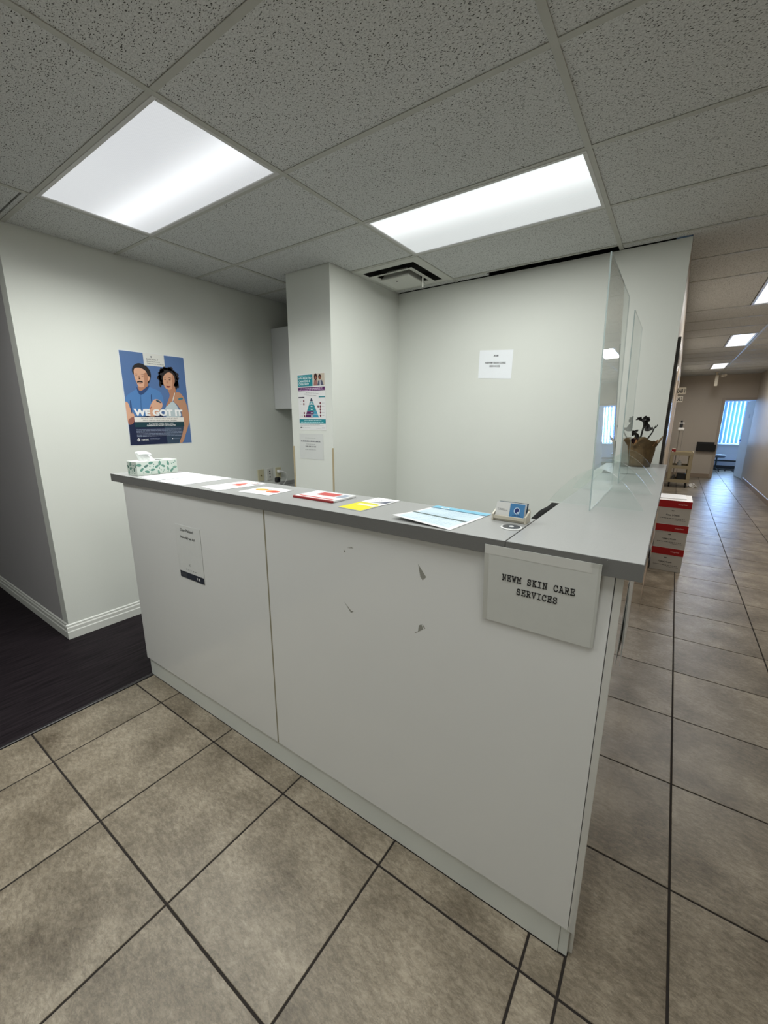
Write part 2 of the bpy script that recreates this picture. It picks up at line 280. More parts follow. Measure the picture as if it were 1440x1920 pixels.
class Sheet:
    """a flat thing (paper, poster, card) with print on its face; local u right, v up, n out of the face"""
    def __init__(s, name, label, cat, O, U, V, w, h, color, th=.0007, group=None, parent=None, curl=0):
        s.O, s.U, s.V = Vector(O), Vector(U).normalized(), Vector(V).normalized(); s.Nn = s.U.cross(s.V).normalized(); s.w, s.h, s.th = w, h, th
        s.curl = curl; mb = MB(); n = 8 if curl else 1
        for k in (0, 1):
            for j in range(n+1):
                for i in range(n+1): mb.v.append(tuple(s.p(i/n*w, j/n*h, -th if k == 0 else 0)))
        q = n+1; idx = lambda k, i, j: k*q*q+j*q+i
        for j in range(n):
            for i in range(n):
                mb.f.append((idx(1, i, j), idx(1, i+1, j), idx(1, i+1, j+1), idx(1, i, j+1))); mb.f.append((idx(0, i, j), idx(0, i, j+1), idx(0, i+1, j+1), idx(0, i+1, j)))
        for i in range(n):
            mb.f += [(idx(0, i, 0), idx(0, i+1, 0), idx(1, i+1, 0), idx(1, i, 0)), (idx(1, i, n), idx(1, i+1, n), idx(0, i+1, n), idx(0, i, n)),
                     (idx(1, 0, i), idx(1, 0, i+1), idx(0, 0, i+1), idx(0, 0, i)), (idx(0, n, i), idx(0, n, i+1), idx(1, n, i+1), idx(1, n, i))]
        mb.m = [0]*len(mb.f)
        if parent: s.ob = mb.build(name, color, parent)
        else: s.ob = mb.build(name, color, None, tuple(s.O)); tag(s.ob, label, cat, group)
        s.pm = MB(); s.pmats = []; s.tm = []
    def p(s, u, v, n=0):
        c = s.curl*max(0, 1-u/s.w)*max(0, 1-v/s.h)**2 if s.curl else 0
        return s.O+s.U*u+s.V*v+s.Nn*(s.th+n+c+.0001)
    def poly(s, pts, m, layer=1):
        if m not in s.pmats: s.pmats.append(m)
        s.pm.add([s.p(u, v, .0003*layer) for u, v in pts], [tuple(range(len(pts)))], s.pmats.index(m)); return s
    def rect(s, u0, v0, u1, v1, m, layer=1):
        n = 6 if s.curl else 1
        for i in range(n):
            a, b = u0+(u1-u0)*i/n, u0+(u1-u0)*(i+1)/n; s.poly([(a, v0), (b, v0), (b, v1), (a, v1)], m, layer)
        return s
    def text(s, st, u0, v0, u1, v1, m, layer=3, bold=.0, type_=False):
        v, f = typewriter(st) if type_ else text2d(st, bold)
        s.tm.append((MB().add([s.p(u0+a*(u1-u0), v0+b*(v1-v0), .0003*layer) for a, b in v], f), m)); return s
    def lines(s, u0, u1, vs, hh, m, layer=2, ragged=0, seed=1):
        R = random.Random(seed)
        for v in vs:
            u = u0; e = u1-R.random()*ragged*(u1-u0)
            while u < e:
                ww = (u1-u0)*R.uniform(.03, .10); s.rect(u, v, min(e, u+ww), v+hh, m, layer); u += ww+hh*.8
        return s
    def disc(s, u, v, r, m, layer=2, n=16, ry=None): return s.poly([(u+r*math.cos(2*math.pi*k/n), v+(ry or r)*math.sin(2*math.pi*k/n)) for k in range(n)], m, layer)
    def done(s):
        if s.pm.f: s.pm.build('print', s.pmats, s.ob)['kind'] = 'stuff'
        for b, m in s.tm: b.build('lettering', m, s.ob)['kind'] = 'stuff'
        return s.ob
XU, YU, ZU = (1, 0, 0), (0, 1, 0), (0, 0, 1)

# ================================================================== STRUCTURE
# ---- floor: grout bed with single tiles
fl = MB().box(-2.43, XR+.1, -4.6, 0.02, -.06, -.0025).box(XH-.02, XR+.1, 0.02, 16.1, -.06, -.0025).build('floor', GROUT)
struct(fl, 'beige stone-look tile floor with dark grout lines', 'floor')
tmesh = {}
def tile(x0, x1, y0, y1):
    g = .0037; x0 += g; x1 -= g; y0 += g; y1 -= g
    if x1-x0 < .012 or y1-y0 < .012: return
    w_, h_ = round(x1-x0, 4), round(y1-y0, 4)
    if (w_, h_) not in tmesh:
        a, b, c = w_/2, h_/2, .0012
        me = bpy.data.meshes.new('floor_tile')
        me.from_pydata([(-a, -b, -.0025), (a, -b, -.0025), (a, b, -.0025), (-a, b, -.0025), (-a, -b, -c), (a, -b, -c), (a, b, -c), (-a, b, -c),
                        (-a+c, -b+c, 0), (a-c, -b+c, 0), (a-c, b-c, 0), (-a+c, b-c, 0)], [],
                       [(8, 9, 10, 11), (0, 1, 5, 4), (1, 2, 6, 5), (2, 3, 7, 6), (3, 0, 4, 7), (4, 5, 9, 8), (5, 6, 10, 9), (6, 7, 11, 10), (7, 4, 8, 11)])
        me.materials.append(TILE); tmesh[(w_, h_)] = me
    link('floor_tile', tmesh[(w_, h_)], fl, ((x0+x1)/2, (y0+y1)/2, 0))
A_, S_, B_, T_, R_ = -2.1332, .5042, -.0986, .502, .5072; H3, H1, HS = -.0108, .2419, .4995
lx = [-2.43]+[A_+i*S_ for i in range(5)]+[H3]
ly = [0.012, B_]+[B_-j*T_ for j in range(1, 8)]
for x0, x1 in zip(lx, lx[1:]):
    for y1, y0 in zip(ly, ly[1:]): tile(x0, x1, y0, y1)
hx = [H3, H1, H1+HS, H1+2*HS, XR]
hy = [B_-j*R_ for j in range(7, 0, -1)]+[B_+j*R_ for j in range(0, 32)]
for x0, x1 in zip(hx, hx[1:]):
    for y0, y1 in zip(hy, hy[1:]): tile(x0, x1, y0, y1)
fw = MB().box(-7.1, -2.445, -4.6, .02, -.06, .002).box(-3.4, XH-.02, .02, YB+.1, -.06, .002).build('floor_wood', WOOD)
struct(fw, 'dark brown wood-look laminate floor left of the tiles', 'floor')
ts = MB().prism([(-2.449, .001), (-2.449, .005), (-2.444, .0065), (-2.434, .0065), (-2.429, .004), (-2.429, .001)], 1, -4.5, .004).build('trim_1', mat('transition_strip', (.02, .018, .02), .4)); struct(ts, 'dark transition strip between the tile and the wood floor', 'trim')
# ---- walls
def wall(name, label, m, *boxes):
    mb = MB()
    for b in boxes: mb.box(*b)
    return struct(mb.build(name, m), label, 'wall')
ZT = H+.22
wall('wall_left', 'off-white wall carrying the vaccine poster', WALL, (XL-.1, XL, YL, YB+.1, 0, H+.008))
wall('wall_return', 'wall face turning away at the far left, coloured grey for its shade', DIMWALL, (-7.1, XL-.1, YL, YL+.1, 0, H+.008))
wall('wall_alcove', 'short wall at the back of the alcove behind the wall cabinet', WALL, (XL, XCL, YB, YB+.1, 0, H+.008))
wall('wall_column', 'square off-white column with two notices on it', WALL, (XCL, XC, YF, YB+.1, 0, H+.008))
wall('wall_back', 'plain off-white back wall behind the reception counter', WALL, (XC, XH, YB, YB+.1, 0, H-.003))
wall('wall_hall_left', 'beige left wall of the corridor', HWALL, (XH-.1, XH, YB+.1, YFAR+.1, 0, H+.008))
wall('wall_hall_right', 'beige right wall of the corridor', HWALL, (XR, XR+.1, -4.6, YFAR+.1, 0, ZT))
wall('wall_far', 'beige end wall of the corridor with a doorway', HWALL, (XH, 1.03, YFAR, YFAR+.1, 0, ZT), (1.03, XR, YFAR, YFAR+.1, 2.05, ZT))
wall('wall_front', 'wall of the waiting area behind the viewer', WALL, (-7.1, XR+.1, -4.7, -4.6, 0, ZT))
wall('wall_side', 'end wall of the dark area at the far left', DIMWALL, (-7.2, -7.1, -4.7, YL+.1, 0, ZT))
wall('wall_light_block', 'unseen dark wall added behind the back wall to keep light out', PLEN, (-7.2, XH-.1, YB+.3, YB+.35, 0, ZT), (-7.2, -7.1, YL, YB+.35, 0, ZT))  # unseen, added to close the space behind the walls against sky light
RW = mat('far_room_paint', (.66, .67, .68), .6)
wall('wall_window', 'white wall under and around the far window', RW, (.1, 1.22, 16, 16.1, 0, ZT), (2.75, 3.1, 16, 16.1, 0, ZT), (1.22, 2.75, 16, 16.1, 0, .80), (1.22, 2.75, 16, 16.1, 2.12, ZT))
wall('wall_room_left', 'left wall of the far room', RW, (.0, .1, YFAR+.1, 16.1, 0, ZT))
wall('wall_room_right', 'right wall of the far room', RW, (3.0, 3.1, YFAR+.1, 16.1, 0, ZT), (XR+.1, 3.0, YFAR, YFAR+.1, 0, ZT))
fr = MB().box(XR+.1, 3.0, YFAR+.1, 16, -.06, 0).build('floor_far_room', TILE); struct(fr, 'tile floor of the far room behind the corridor wall', 'floor')
# ---- baseboards
def basebd(name, label, m, pts, axis, a, b): return struct(MB().prism(pts, axis, a, b).build(name, m), label, 'baseboard')
bx = [(0, 0), (.016, 0), (.016, .055), (.012, .062), (.012, .085), (.007, .093), (.007, .105), (0, .112)]
basebd('baseboard_left', 'white moulded baseboard along the poster wall', BASEB, [(XL+d, z) for d, z in bx], 1, YL-.016, YF)
basebd('baseboard_return', 'white moulded baseboard along the shaded left wall', BASEB, [(YL-d, z) for d, z in bx], 0, -7.1, XL-.0005)
HB = mat('hall_baseboard', (.30, .235, .175), .4)
basebd('baseboard_hall_right', 'brown vinyl baseboard on the right corridor wall', HB, [(XR, 0), (XR-.015, 0), (XR-.015, .10), (XR, .107)], 1, -4.6, YFAR-.3)
basebd('baseboard_far', 'brown vinyl baseboard on the corridor end wall', HB, [(YFAR, 0), (YFAR-.012, 0), (YFAR-.012, .10), (YFAR, .107)], 0, XH, .96)
basebd('baseboard_hall_left', 'brown vinyl baseboard on the left corridor wall', HB, [(XH, 0), (XH+.01, 0), (XH+.01, .10), (XH, .107)], 1, YB+.1, YFAR)
# ---- corner guards on the column
GU = mat('corner_guard_beige', s2l((176, 162, 132)), .45)
for nm, x, s_ in (('trim_2', XC, 1), ('trim_3', XCL, -1)):
    o = MB().bbox(min(x-s_*.016, x+s_*.003), max(x-s_*.016, x+s_*.003), YF-.0035, YF-.0004, .0, 1.332, .0008, 1).build(nm, GU)
    struct(o, 'beige plastic corner guard on the column edge by the '+('back wall' if s_ > 0 else 'alcove'), 'trim')
# ---- ceiling: plenum, T-bars, panels
cl = MB().box(-7.3, 3.3, -4.8, 16.3, ZT, ZT+.02).box(-7.3, 3.3, -4.8, -4.7, H+.03, ZT).box(-7.3, 3.3, 16.2, 16.3, H+.03, ZT).box(-7.3, -7.2, -4.7, 16.2, H-.01, ZT).box(3.2, 3.3, -4.7, 16.2, H-.01, ZT).build('ceiling', PLEN); struct(cl, 'suspended ceiling of fissured panels in a metal grid', 'ceiling')  # dark side boxes added to stop sky light leaking into the plenum
LIGHTS = {(-1, 0), (0, 2)}   # (i,j) cells: x from GX+i*TX, y from GY+j*TY
LOFF = {(1, -1), (-1, -2), (0, -6), (-3, -5)}  # out of view; the front-left one is added to brighten counter panel and wall
HL = [6, 11, 17]             # corridor 1x4 lights, start rows
xi = lambda i: GX+i*TX
yj = lambda j: GY+j*TY
pm = {}
def panel(x0, x1, y0, y1, parent=cl):
    if x1-x0 < .015 or y1-y0 < .015: return
    k = (round(x1-x0, 3), round(y1-y0, 3))
    if k not in pm:
        a, b = k[0]/2, k[1]/2; me = bpy.data.meshes.new('ceiling_panel')
        me.from_pydata([(-a, -b, 0), (a, -b, 0), (a, b, 0), (-a, b, 0), (-a, -b, .015), (a, -b, .015), (a, b, .015), (-a, b, .015)], [], [(3, 2, 1, 0), (4, 5, 6, 7), (0, 1, 5, 4), (1, 2, 6, 5), (2, 3, 7, 6), (3, 0, 4, 7)])
        me.materials.append(FISS); pm[k] = me
    link('ceiling_panel', pm[k], parent, ((x0+x1)/2, (y0+y1)/2, H+.0025))
gapw = .010
bulk = MB()
for i in range(-5, 3):
    for j in range(-8, 24):
        x0, x1, y0, y1 = xi(i), xi(i+1), yj(j), yj(j+1)
        if (i, j) in LIGHTS or (i, j) in LOFF: continue
        x0 = max(x0, -7.1); x1 = min(x1, XR-gapw)
        if y0 >= YFAR: continue
        y1 = min(y1, YFAR-gapw)
        if x1 <= x0: continue
        if y0 > YL-.6 and x0 < XL and y1 > YL and x1 > XL:       # left wall column
            if y0 < YL:
                panel(x0, x1, y0, min(y1, YL-gapw)); panel(XL+gapw, x1, YL, y1); continue
            x0 = XL+gapw
        elif x1 <= XL and y1 > YL:
            if y0 < YL: y1 = YL-gapw
            else: continue
        if y0 < -1.32: bulk.box(x0, x1, y0, y1, H+.0025, H+.017); continue
        if i == 1:                                              # corridor cells beside the 1x4 lights
            hit = [q for q in HL if q <= j < q+2]
            if hit:
                if j == hit[0]: panel(XH+.001, x1-.305, y0, yj(j+2))
                continue
            if y1 <= YB: panel(x0, x1, y0, y1)
            elif y0 < YB: panel(x0, XH+.001, y0, YB-gapw); panel(XH+.001, x1, y0, y1)
            else: panel(XH+.001, x1, y0, y1)
            continue
        if i >= 1: panel(x0, x1, y0, y1); continue
        if y0 >= YB: 
            if x1 > XH: panel(XH+gapw, x1, y0, y1) if i == 0 else None
            continue
        if i == 0:
            if (j == 3): panel(x0, x1, y0, y1); continue
            if y1 > YB:      # strip at the back wall: left piece stays, long piece is missing (open dark slot)
                panel(x0, -1.338, y0, YB-gapw); continue
            panel(x0, x1, y0, y1); continue
        if i == -1:
            if y1 > YB:
                panel(XC+gapw, x1, y0, YB-gapw); panel(x0, XCL-gapw, y0, YB-gapw); continue
            if y0 < YF < y1: panel(x0, XCL-gapw, y0, y1); panel(XCL-gapw, XC+gapw, y0, YF-gapw); panel(XC+gapw, x1, y0, y1); continue
            if y0 >= YF: panel(x0, XCL-gapw, y0, y1); continue   # vent fills the rest
            panel(x0, x1, y0, y1); continue
        if y1 > YB: y1 = YB-gapw
        panel(x0, x1, y0, y1)
o = bulk.build('ceiling_panel', FISS, cl); o['kind'] = 'stuff'
TW = .013
def tbar(x0, x1, y0, y1): MB().bbox(x0, x1, y0, y1, H-(.0015 if y1-y0 > x1-x0 else .0008), H+.002, .0006, 1).box((x0+x1)/2-.001 if y1-y0 > x1-x0 else x0, (x0+x1)/2+.001 if y1-y0 > x1-x0 else x1, (y0+y1)/2-.001 if x1-x0 > y1-y0 else y0, (y0+y1)/2+.001 if x1-x0 > y1-y0 else y1, H+.002, H+.04).build('t_bar', TBAR, cl)
for i, ya, yb in ((-4, -4.6, YL-.01), (-3, -4.6, YL-.01), (-2, -4.6, YL-.01), (-1, -4.6, YB-.008), (0, -4.6, YB-.008), (1, -4.6, YB-.002), (2, -4.6, YFAR-.008)): tbar(xi(i)-TW, xi(i)+TW, ya, yb)
for j in range(-7, 22):
    y = yj(j); xa = -7.1 if y < YL else XL+.008
    if y < YB:
        if y < YF: tbar(xa, XH if False else XR-.008, y-TW, y+TW)
        else:
            tbar(XL+.008, XCL-.008, y-TW, y+TW); tbar(XC+.008, XR-.008, y-TW, y+TW)
    else:
        if (j-1) in HL: tbar(xi(2)+TW, XR-.008, y-TW, y+TW)
        else: tbar(XH+.001, XR-.008, y-TW, y+TW)
# far room ceiling
o = MB().box(.1, 3.0, YFAR+.1, 16, H+.002, H+.017).build('ceiling_far_room', FISS); struct(o, 'ceiling of the far room', 'ceiling')

# ================================================================== CEILING LIGHTS AND VENT
FRM = mat('light_frame', (.62, .62, .60), .4)
D1 = make_diffuser('prismatic_lens_one_tube', .075, .10, .62, 1.05, (.94, .97, 1.0)); D2 = make_diffuser('prismatic_lens_near_tube', -.15, .15, .60, 1.10, (.95, 1.0, 1.0)); D3 = make_diffuser('corridor_lens', 0, .3, 1.1, 1.5, (.97, .98, 1.0))
def ceiling_light(label, x0, x1, y0, y1, power, dm, group, col=(.98, 1.0, .965), spread=172):
    cx, cy = (x0+x1)/2, (y0+y1)/2; r = empty('ceiling_light', (cx, cy, H)); tag(r, label, 'ceiling light', group)
    a, b, t = (x1-x0)/2-.008, (y1-y0)/2-.008, .02
    f = MB()
    for q in ((-a, a, -b, -b+t), (-a, a, b-t, b), (-a, -a+t, -b+t, b-t), (a-t, a, -b+t, b-t)): f.bbox(cx+q[0], cx+q[1], cy+q[2], cy+q[3], H-.003, H+.012, .002, 1)
    f.build('frame', FRM, r)
    MB().box(cx-a+t, cx+a-t, cy-b+t, cy+b-t, H+.004, H+.008).build('diffuser', dm, r)
    area('lamp', (cx, cy, H-.004), 2*(a-t), 2*(b-t), power, col, (0, 0, 0), r, spread); return r
ceiling_light('recessed 2x4 ceiling light above the left end of the counter', xi(-1), xi(0), yj(0), yj(1), LOBBY_W*1.08, D1, 'recessed lobby lights', spread=150)
ceiling_light('recessed 2x4 ceiling light above the space behind the counter, by the air vent', xi(0), xi(1), yj(2), yj(3), LOBBY_W*1.16, D2, 'recessed lobby lights', spread=180)
for n_, (i, j) in enumerate(sorted(LOFF)):
    ceiling_light(['recessed ceiling light of the dark area at the far left', 'unseen ceiling light added to brighten the left counter panel', 'recessed ceiling light of the waiting area far behind the viewer', 'recessed ceiling light straight above the viewer'][n_], xi(i), xi(i+1), yj(j), yj(j+1), BACK_W*{-3: .15, -1: .95, 0: 1.0, 1: .80}[i], D1, 'recessed lobby lights')
for n_, j in enumerate(HL):
    ceiling_light(['nearest narrow light in the corridor ceiling, cut by the right edge', 'middle narrow light in the corridor ceiling', 'farthest narrow light in the corridor ceiling'][n_], xi(2)-.305, xi(2)-.012, yj(j), yj(j+2), HALL_W, D3, 'corridor lights', (1.0, .985, .955))
# ---- vent
v = empty('air_vent', (-1.918, 2.055, H)); tag(v, 'square stepped white air diffuser in the ceiling by the back wall corner', 'air vent')
VM = mat('vent_paint', (.58, .585, .54), .45); vx, vy, h_ = -1.915, 2.055, .282
def ring(mb, h0, z0, h1, z1, th=.004):
    o_ = [(-1, -1), (1, -1), (1, 1), (-1, 1)]
    v_ = [(vx+a*h0, vy+b*h0, z0) for a, b in o_]+[(vx+a*h1, vy+b*h1, z1) for a, b in o_]+[(vx+a*h0, vy+b*h0, z0+th) for a, b in o_]+[(vx+a*h1, vy+b*h1, z1+th) for a, b in o_]
    f_ = []
    for k in range(4):
        l = (k+1) % 4; f_ += [(k, l, 4+l, 4+k), (8+k, 12+k, 12+l, 8+l), (k, 8+k, 8+l, l), (4+k, 4+l, 12+l, 12+k)]
    return mb.add(v_, f_)
ring(MB(), .298, H-.002, .235, H-.006).build('frame', VM, v)
MB().box(vx-.29, vx+.29, vy-.29, vy+.29, H+.07, H+.08).build('duct', PLEN, v)
ring(MB(), .235, H-.002, .236, H+.06).build('collar', mat('vent_inside', (.05, .05, .047), .6), v)
ring(MB(), .198, H-.030, .152, H-.020).build('louver', VM, v)
ring(MB(), .132, H-.050, .09, H+.02).add([(vx+a*.132, vy+b*.132, H-.0505) for a, b in ((-1, -1), (1, -1), (1, 1), (-1, 1))], [(0, 1, 2, 3)]).build('center_plate', VM, v)
MB().lathe([(.006, -.004), (.008, 0)], (vx-.02, vy-.06, H-.051), 10).build('screw', mat('screw_dark', (.15, .15, .14), .4), v)
MB().bbox(vx+.165, vx+.178, vy+.02, vy+.022, H-.105, H-.012, .0008, 1).build('tag', mat('vent_tag', (.78, .78, .72), .5), v)

# ================================================================== RECEPTION COUNTER
L_ = 2.464
rc = empty('reception_counter', (-1.23, 0.1, 0)); tag(rc, 'white glossy L-shaped reception counter base with vertical seam', 'counter')
fp1 = MB().bbox(-L_, -1.2625, 0, .018, KICK, BOT, .0012, 1).build('front_panel', WHITE, rc)
fp2 = MB().bbox(-1.2545, -.0145, 0, .018, KICK, BOT, .0012, 1).build('front_panel', WHITE, rc)
MB().box(-1.2624, -1.2546, .0008, .012, KICK, BOT).build('seam_strip', mat('seam_beige', s2l((150, 145, 124)), .6), rc)
MB().bbox(-.0128, .004, -.0005, YB-.002, KICK, BOT, .001, 1).build('side_panel', GLOSS, rc)
MB().bbox(-L_, -L_+.018, .019, .262, KICK, BOT, .001, 1).build('end_panel', WHITE, rc)
MB().bbox(-L_+.012, -.034, .010, .024, 0.0005, KICK-.001, .001, 1).build('toe_kick', KICKM, rc)
MB().bbox(-.0335, -.009, .0125, .028, 0.0005, KICK-.001, .001, 1).build('toe_kick', KICKM, rc); MB().bbox(-.0335, -.0336+.037, .029, YB-.003, 0.0005, KICK-.0005, .0005, 1).build('toe_kick', GLOSS, rc)
MB().box(-L_+.02, -.02, .245, .262, .0005, BOT).box(-.262, -.245, .265, YB-.003, .0005, BOT).box(-L_+.02, -.02, .026, .243, KICK, KICK+.016).build('carcass', mat('carcass_white', (.7, .7, .68), .5), rc)
RES = mat('tape_residue_grey', s2l((150, 150, 142)), .6, var=.25, vscale=300)
for k, pts in enumerate(([(-0.8399, 1.1261), (-0.8317, 1.1169), (-0.8385, 1.1142)], [(-0.8247, 1.1338), (-0.8031, 1.1397), (-0.7956, 1.1371), (-0.8048, 1.1359)], [(-0.5399, 1.1336), (-0.5111, 1.0978), (-0.5237, 1.0852), (-0.5318, 1.0954)],
          [(-0.8415, 0.9272), (-0.8111, 0.9017), (-0.7986, 0.901), (-0.8113, 0.893)], [(-0.533, 0.9299), (-0.5238, 0.9366), (-0.5167, 0.9222), (-0.5339, 0.9077), (-0.546, 0.8999), (-0.5474, 0.902), (-0.5353, 0.9085)], [(-0.5211, 0.9374), (-0.5184, 0.937), (-0.5093, 0.927), (-0.5127, 0.9234)])):
    MB().prism(pts, 1, -.0004, .0004).build('tape_residue', RES, fp2)
def slab(label, x0, x1, y0, y1):
    o = MB().box(x0+.0012, x1-.0012, y0+.0012, y1-.001, BOT+.001, TOP).build('countertop', LAM, None, ((x0+x1)/2, (y0+y1)/2, BOT)); tag(o, label, 'countertop', 'grey laminate counter tops')
    e = MB().box(x0, x1, y0, y0+.0011, BOT, TOP-.0008).box(x0, x0+.0011, y0+.0012, y1, BOT, TOP-.0008).box(x1-.0011, x1, y0+.0012, y1, BOT, TOP-.0008); e.build('edge_band', LAME, o); return o
slab('long grey laminate countertop along the front of the reception counter', -2.570, -.2725, -.0152, .279)
slab('narrow grey laminate countertop running back along the corridor side under the clear shields', -.2705, .0389, -.0152, YB-.002)

# ---- sign taped under the countertop corner
sg = Sheet('taped_sign', 'white plastic-sleeved sheet with black typewriter lettering taped to the counter front', 'sign', (-.325, -.0035, 1.0205), XU, (0, -.0135/.2225, 1), .283, .2225, mat('sleeve_matte', s2l((214, 216, 212)), .35, var=.03, vscale=25), .0012)
sg.rect(.002, .197, .263, .2215, mat('sleeve_flap', s2l((222, 223, 219)), .3), 1)
sg.rect(.277, .002, .283, .2225, mat('sleeve_edge', s2l((204, 206, 201)), .25), 1)
sg.rect(0, .0, .012, .195, mat('sleeve_fold', s2l((200, 201, 195)), .3), 1)
sg.text('NEWM SKIN CARE', .052, .1295, .2315, .1475, INK, 3, type_=True).text('SERVICES', .0915, .0965, .193, .1145, INK, 3, type_=True).done()
tp = MB().bbox(-.066, -.028, -.0198, -.0192, 1.232, 1.2572, .0002, 1).build('tape', make_acrylic('clear_tape', (.985, .985, .98), 1.4), sg.ob)
# ---- sheet on the corridor side of the counter
ss = Sheet('side_notice', 'white sheet in a clear sleeve on the corridor side of the counter, seen edge-on', 'notice', (.0046, .25, .855), YU, ZU, .34, .26, mat('side_sheet_white', s2l((226, 230, 230)), .3), .0008, None, None, .005)
ss.rect(.01, .02, .05, .24, C(190, 200, 206), 1).rect(.30, .02, .335, .24, C(206, 196, 192), 1).done()
# ---- notice with blank code field
qs = Sheet('feedback_notice', 'clear-sleeved feedback notice with dark bottom band stuck on the left counter panel', 'notice', (-1.946, -.0012, .774), XU, ZU, .215, .280, mat('sleeve_paper', s2l((226, 228, 226)), .3, var=.04, vscale=30), .0008)
qs.rect(.001, .0005, .214, .034, C(52, 56, 66), 1).rect(.012, .006, .06, .027, C(72, 74, 80), 2).rect(.15, .012, .158, .024, C(190, 190, 190), 2).rect(.166, .010, .178, .024, C(210, 210, 210), 2)
qs.text('Dear Patient!', .044, .2495, .158, .2645, INK, 2, .01).text('How did we do?', .04, .2125, .168, .2265, INK, 2, .01)
for k in range(5):
    u0, v0 = .064+k*.0204, .050; qs.poly([(u0+(.0042 if q % 2 == 0 else .0018)*math.cos(math.pi/2+q*math.pi/5), v0+(.0042 if q % 2 == 0 else .0018)*math.sin(math.pi/2+q*math.pi/5)) for q in range(10)], C(60, 60, 60), 2)
qs.poly([(.1+.006*math.cos(a), .077+.006*math.sin(a)) for a in [.9+i*.5 for i in range(9)]]+[(.102+.0045*math.cos(a), .077+.0045*math.sin(a)) for a in [4.9-i*.5 for i in range(9)]], C(130, 130, 128), 2); qs.done()

# ================================================================== SNEEZE GUARDS
def guard(label, xb, xt, y0, y1, zt, feet):
    r = empty('sneeze_guard', (xb, (y0+y1)/2, TOP)); tag(r, label, 'sneeze guard', 'clear acrylic sneeze guards'); t = .0045
    z0 = TOP+.0008; X = lambda z: xb+(xt-xb)*(z-z0)/(zt-z0)
    mb = MB(); v_ = [(X(z)+d, y, z) for z in (z0, zt) for y in (y0, y1) for d in (-t/2, t/2)]
    mb.add(v_, [(0, 2, 6, 4), (1, 5, 7, 3), (0, 1, 3, 2), (4, 6, 7, 5), (0, 4, 5, 1), (2, 3, 7, 6)]); mb.m = [0, 0, 1, 1, 1, 1]; mb.build('shield', [ACR, SEDGE], r)
    for fx0, fx1, y in feet:
        n = 14; up = []
        for k in range(2*n+1):
            q = -1+k/n; x = xb+(q*(xb-fx0) if q < 0 else q*(fx1-xb)); up.append((x, z0+.004+.135*(1-abs(q)**1.75)))
        pts = [(fx0, z0), (fx1, z0)]+up[::-1]; m2 = MB(); nn = len(pts)
        V_ = [(a, y-.002, b) for a, b in pts]+[(a, y+.002, b) for a, b in pts]
        m2.add(V_, [tuple(range(nn))[::-1], tuple(range(nn, 2*nn))]+[(i, (i+1) % nn, nn+(i+1) % nn, nn+i) for i in range(nn)]); m2.m = [0, 0]+[1]*nn; m2.build('foot', [ACR, EDGE], r)
guard('nearer, taller-looking clear acrylic sneeze guard on the corridor-side countertop', -.153, -.176, .51, 1.105, 2.072, [(-.31, .002, .605), (-.30, .009, 1.0)])
guard('farther clear acrylic sneeze guard on the corridor-side countertop, next to the potted plant', -.143, -.165, 1.27, 1.74, 2.054, [(-.29, .009, 1.36), (-.27, .006, 1.70)])

# ================================================================== THINGS ON THE COUNTER
def flat(name, label, cat, q, m, th=.0007, curl=0, z=TOP, group=None):
    # q: four corners near-left, near-right, far-right, far-left on the counter top -> nearest rectangle
    a, b, c, d = [Vector((*p_, z)) for p_ in q]; U = ((b-a)+(c-d)); V = ((d-a)+(c-b)); w_ = U.length/2; h_ = V.length/2; U.normalize(); V = V-U*V.dot(U); V.normalize()
    cen = (a+b+c+d)/4; O = cen-U*w_/2-V*h_/2; O.z += th*0+.0006
    return Sheet(name, label, cat, O, U, V, w_, h_, m, th, group, None, curl)
GT = C(150, 156, 170); PB = mat('paper_blueish', (.78, .80, .84), .55)
s = flat('paper_form', 'white printed form lying on the counter beside the tissue box', 'paper', [(-2.285, .012), (-2.08, -.006), (-2.075, .262), (-2.284, .272)], PB, group='printed forms on the counter')
s.lines(.02, .19, [.03+.014*k for k in range(16)], .0045, GT, 1, .3, 3).done()
s = flat('paper_form', 'white printed form lying on the counter, second from the tissue box', 'paper', [(-2.06, -.012), (-1.835, -.006), (-1.838, .270), (-2.066, .264)], PB, group='printed forms on the counter')
s.lines(.02, .2, [.03+.014*k for k in range(16)], .0045, GT, 1, .3, 5).done()
s = flat('flyer', 'white flyer with red print lying on the counter', 'flyer', [(-1.702, .02), (-1.555, .002), (-1.545, .248), (-1.712, .262)], PAPER)
RED1 = C(196, 92, 80)
s.poly([(.06, .11), (.09, .13), (.10, .17), (.075, .2), (.05, .16)], RED1).poly([(.1, .1), (.12, .13), (.115, .16), (.095, .14)], C(214, 130, 110)).lines(.02, .14, [.205, .22], .007, C(205, 120, 100), 1, .2, 4).poly([(.12, .18), (.14, .19), (.145, .235), (.13, .225)], C(90, 80, 90)).lines(.02, .13, [.05, .065, .08], .003, C(200, 200, 205), 1, .3, 8); s.done()
s = flat('flyer', 'white card with an orange and a red fruit printed on it', 'flyer', [(-1.462, .040), (-1.272, .052), (-1.308, .198), (-1.478, .182)], PAPER, .0015)
s.disc(.055, .085, .036, C(208, 160, 78), 1, 18, .022).disc(.047, .088, .02, C(222, 184, 104), 2, 14, .011).poly([(.08, .09), (.098, .1), (.1, .108), (.084, .1)], C(96, 84, 40), 2)
s.disc(.133, .072, .037, C(224, 120, 70), 1, 18, .023).disc(.148, .068, .022, C(198, 66, 58), 2, 14, .018).poly([(.165, .072), (.178, .078), (.176, .086), (.163, .082)], C(110, 40, 56), 3); s.done()
bk = MB().bbox(-1.178, -.968, .088, .232, TOP+.0006, TOP+.0085, .0012, 1).build('booklet', C(235, 235, 235, .35), None, (-1.07, .16, TOP)); tag(bk, 'thick white booklet with red spine and red title block', 'booklet')
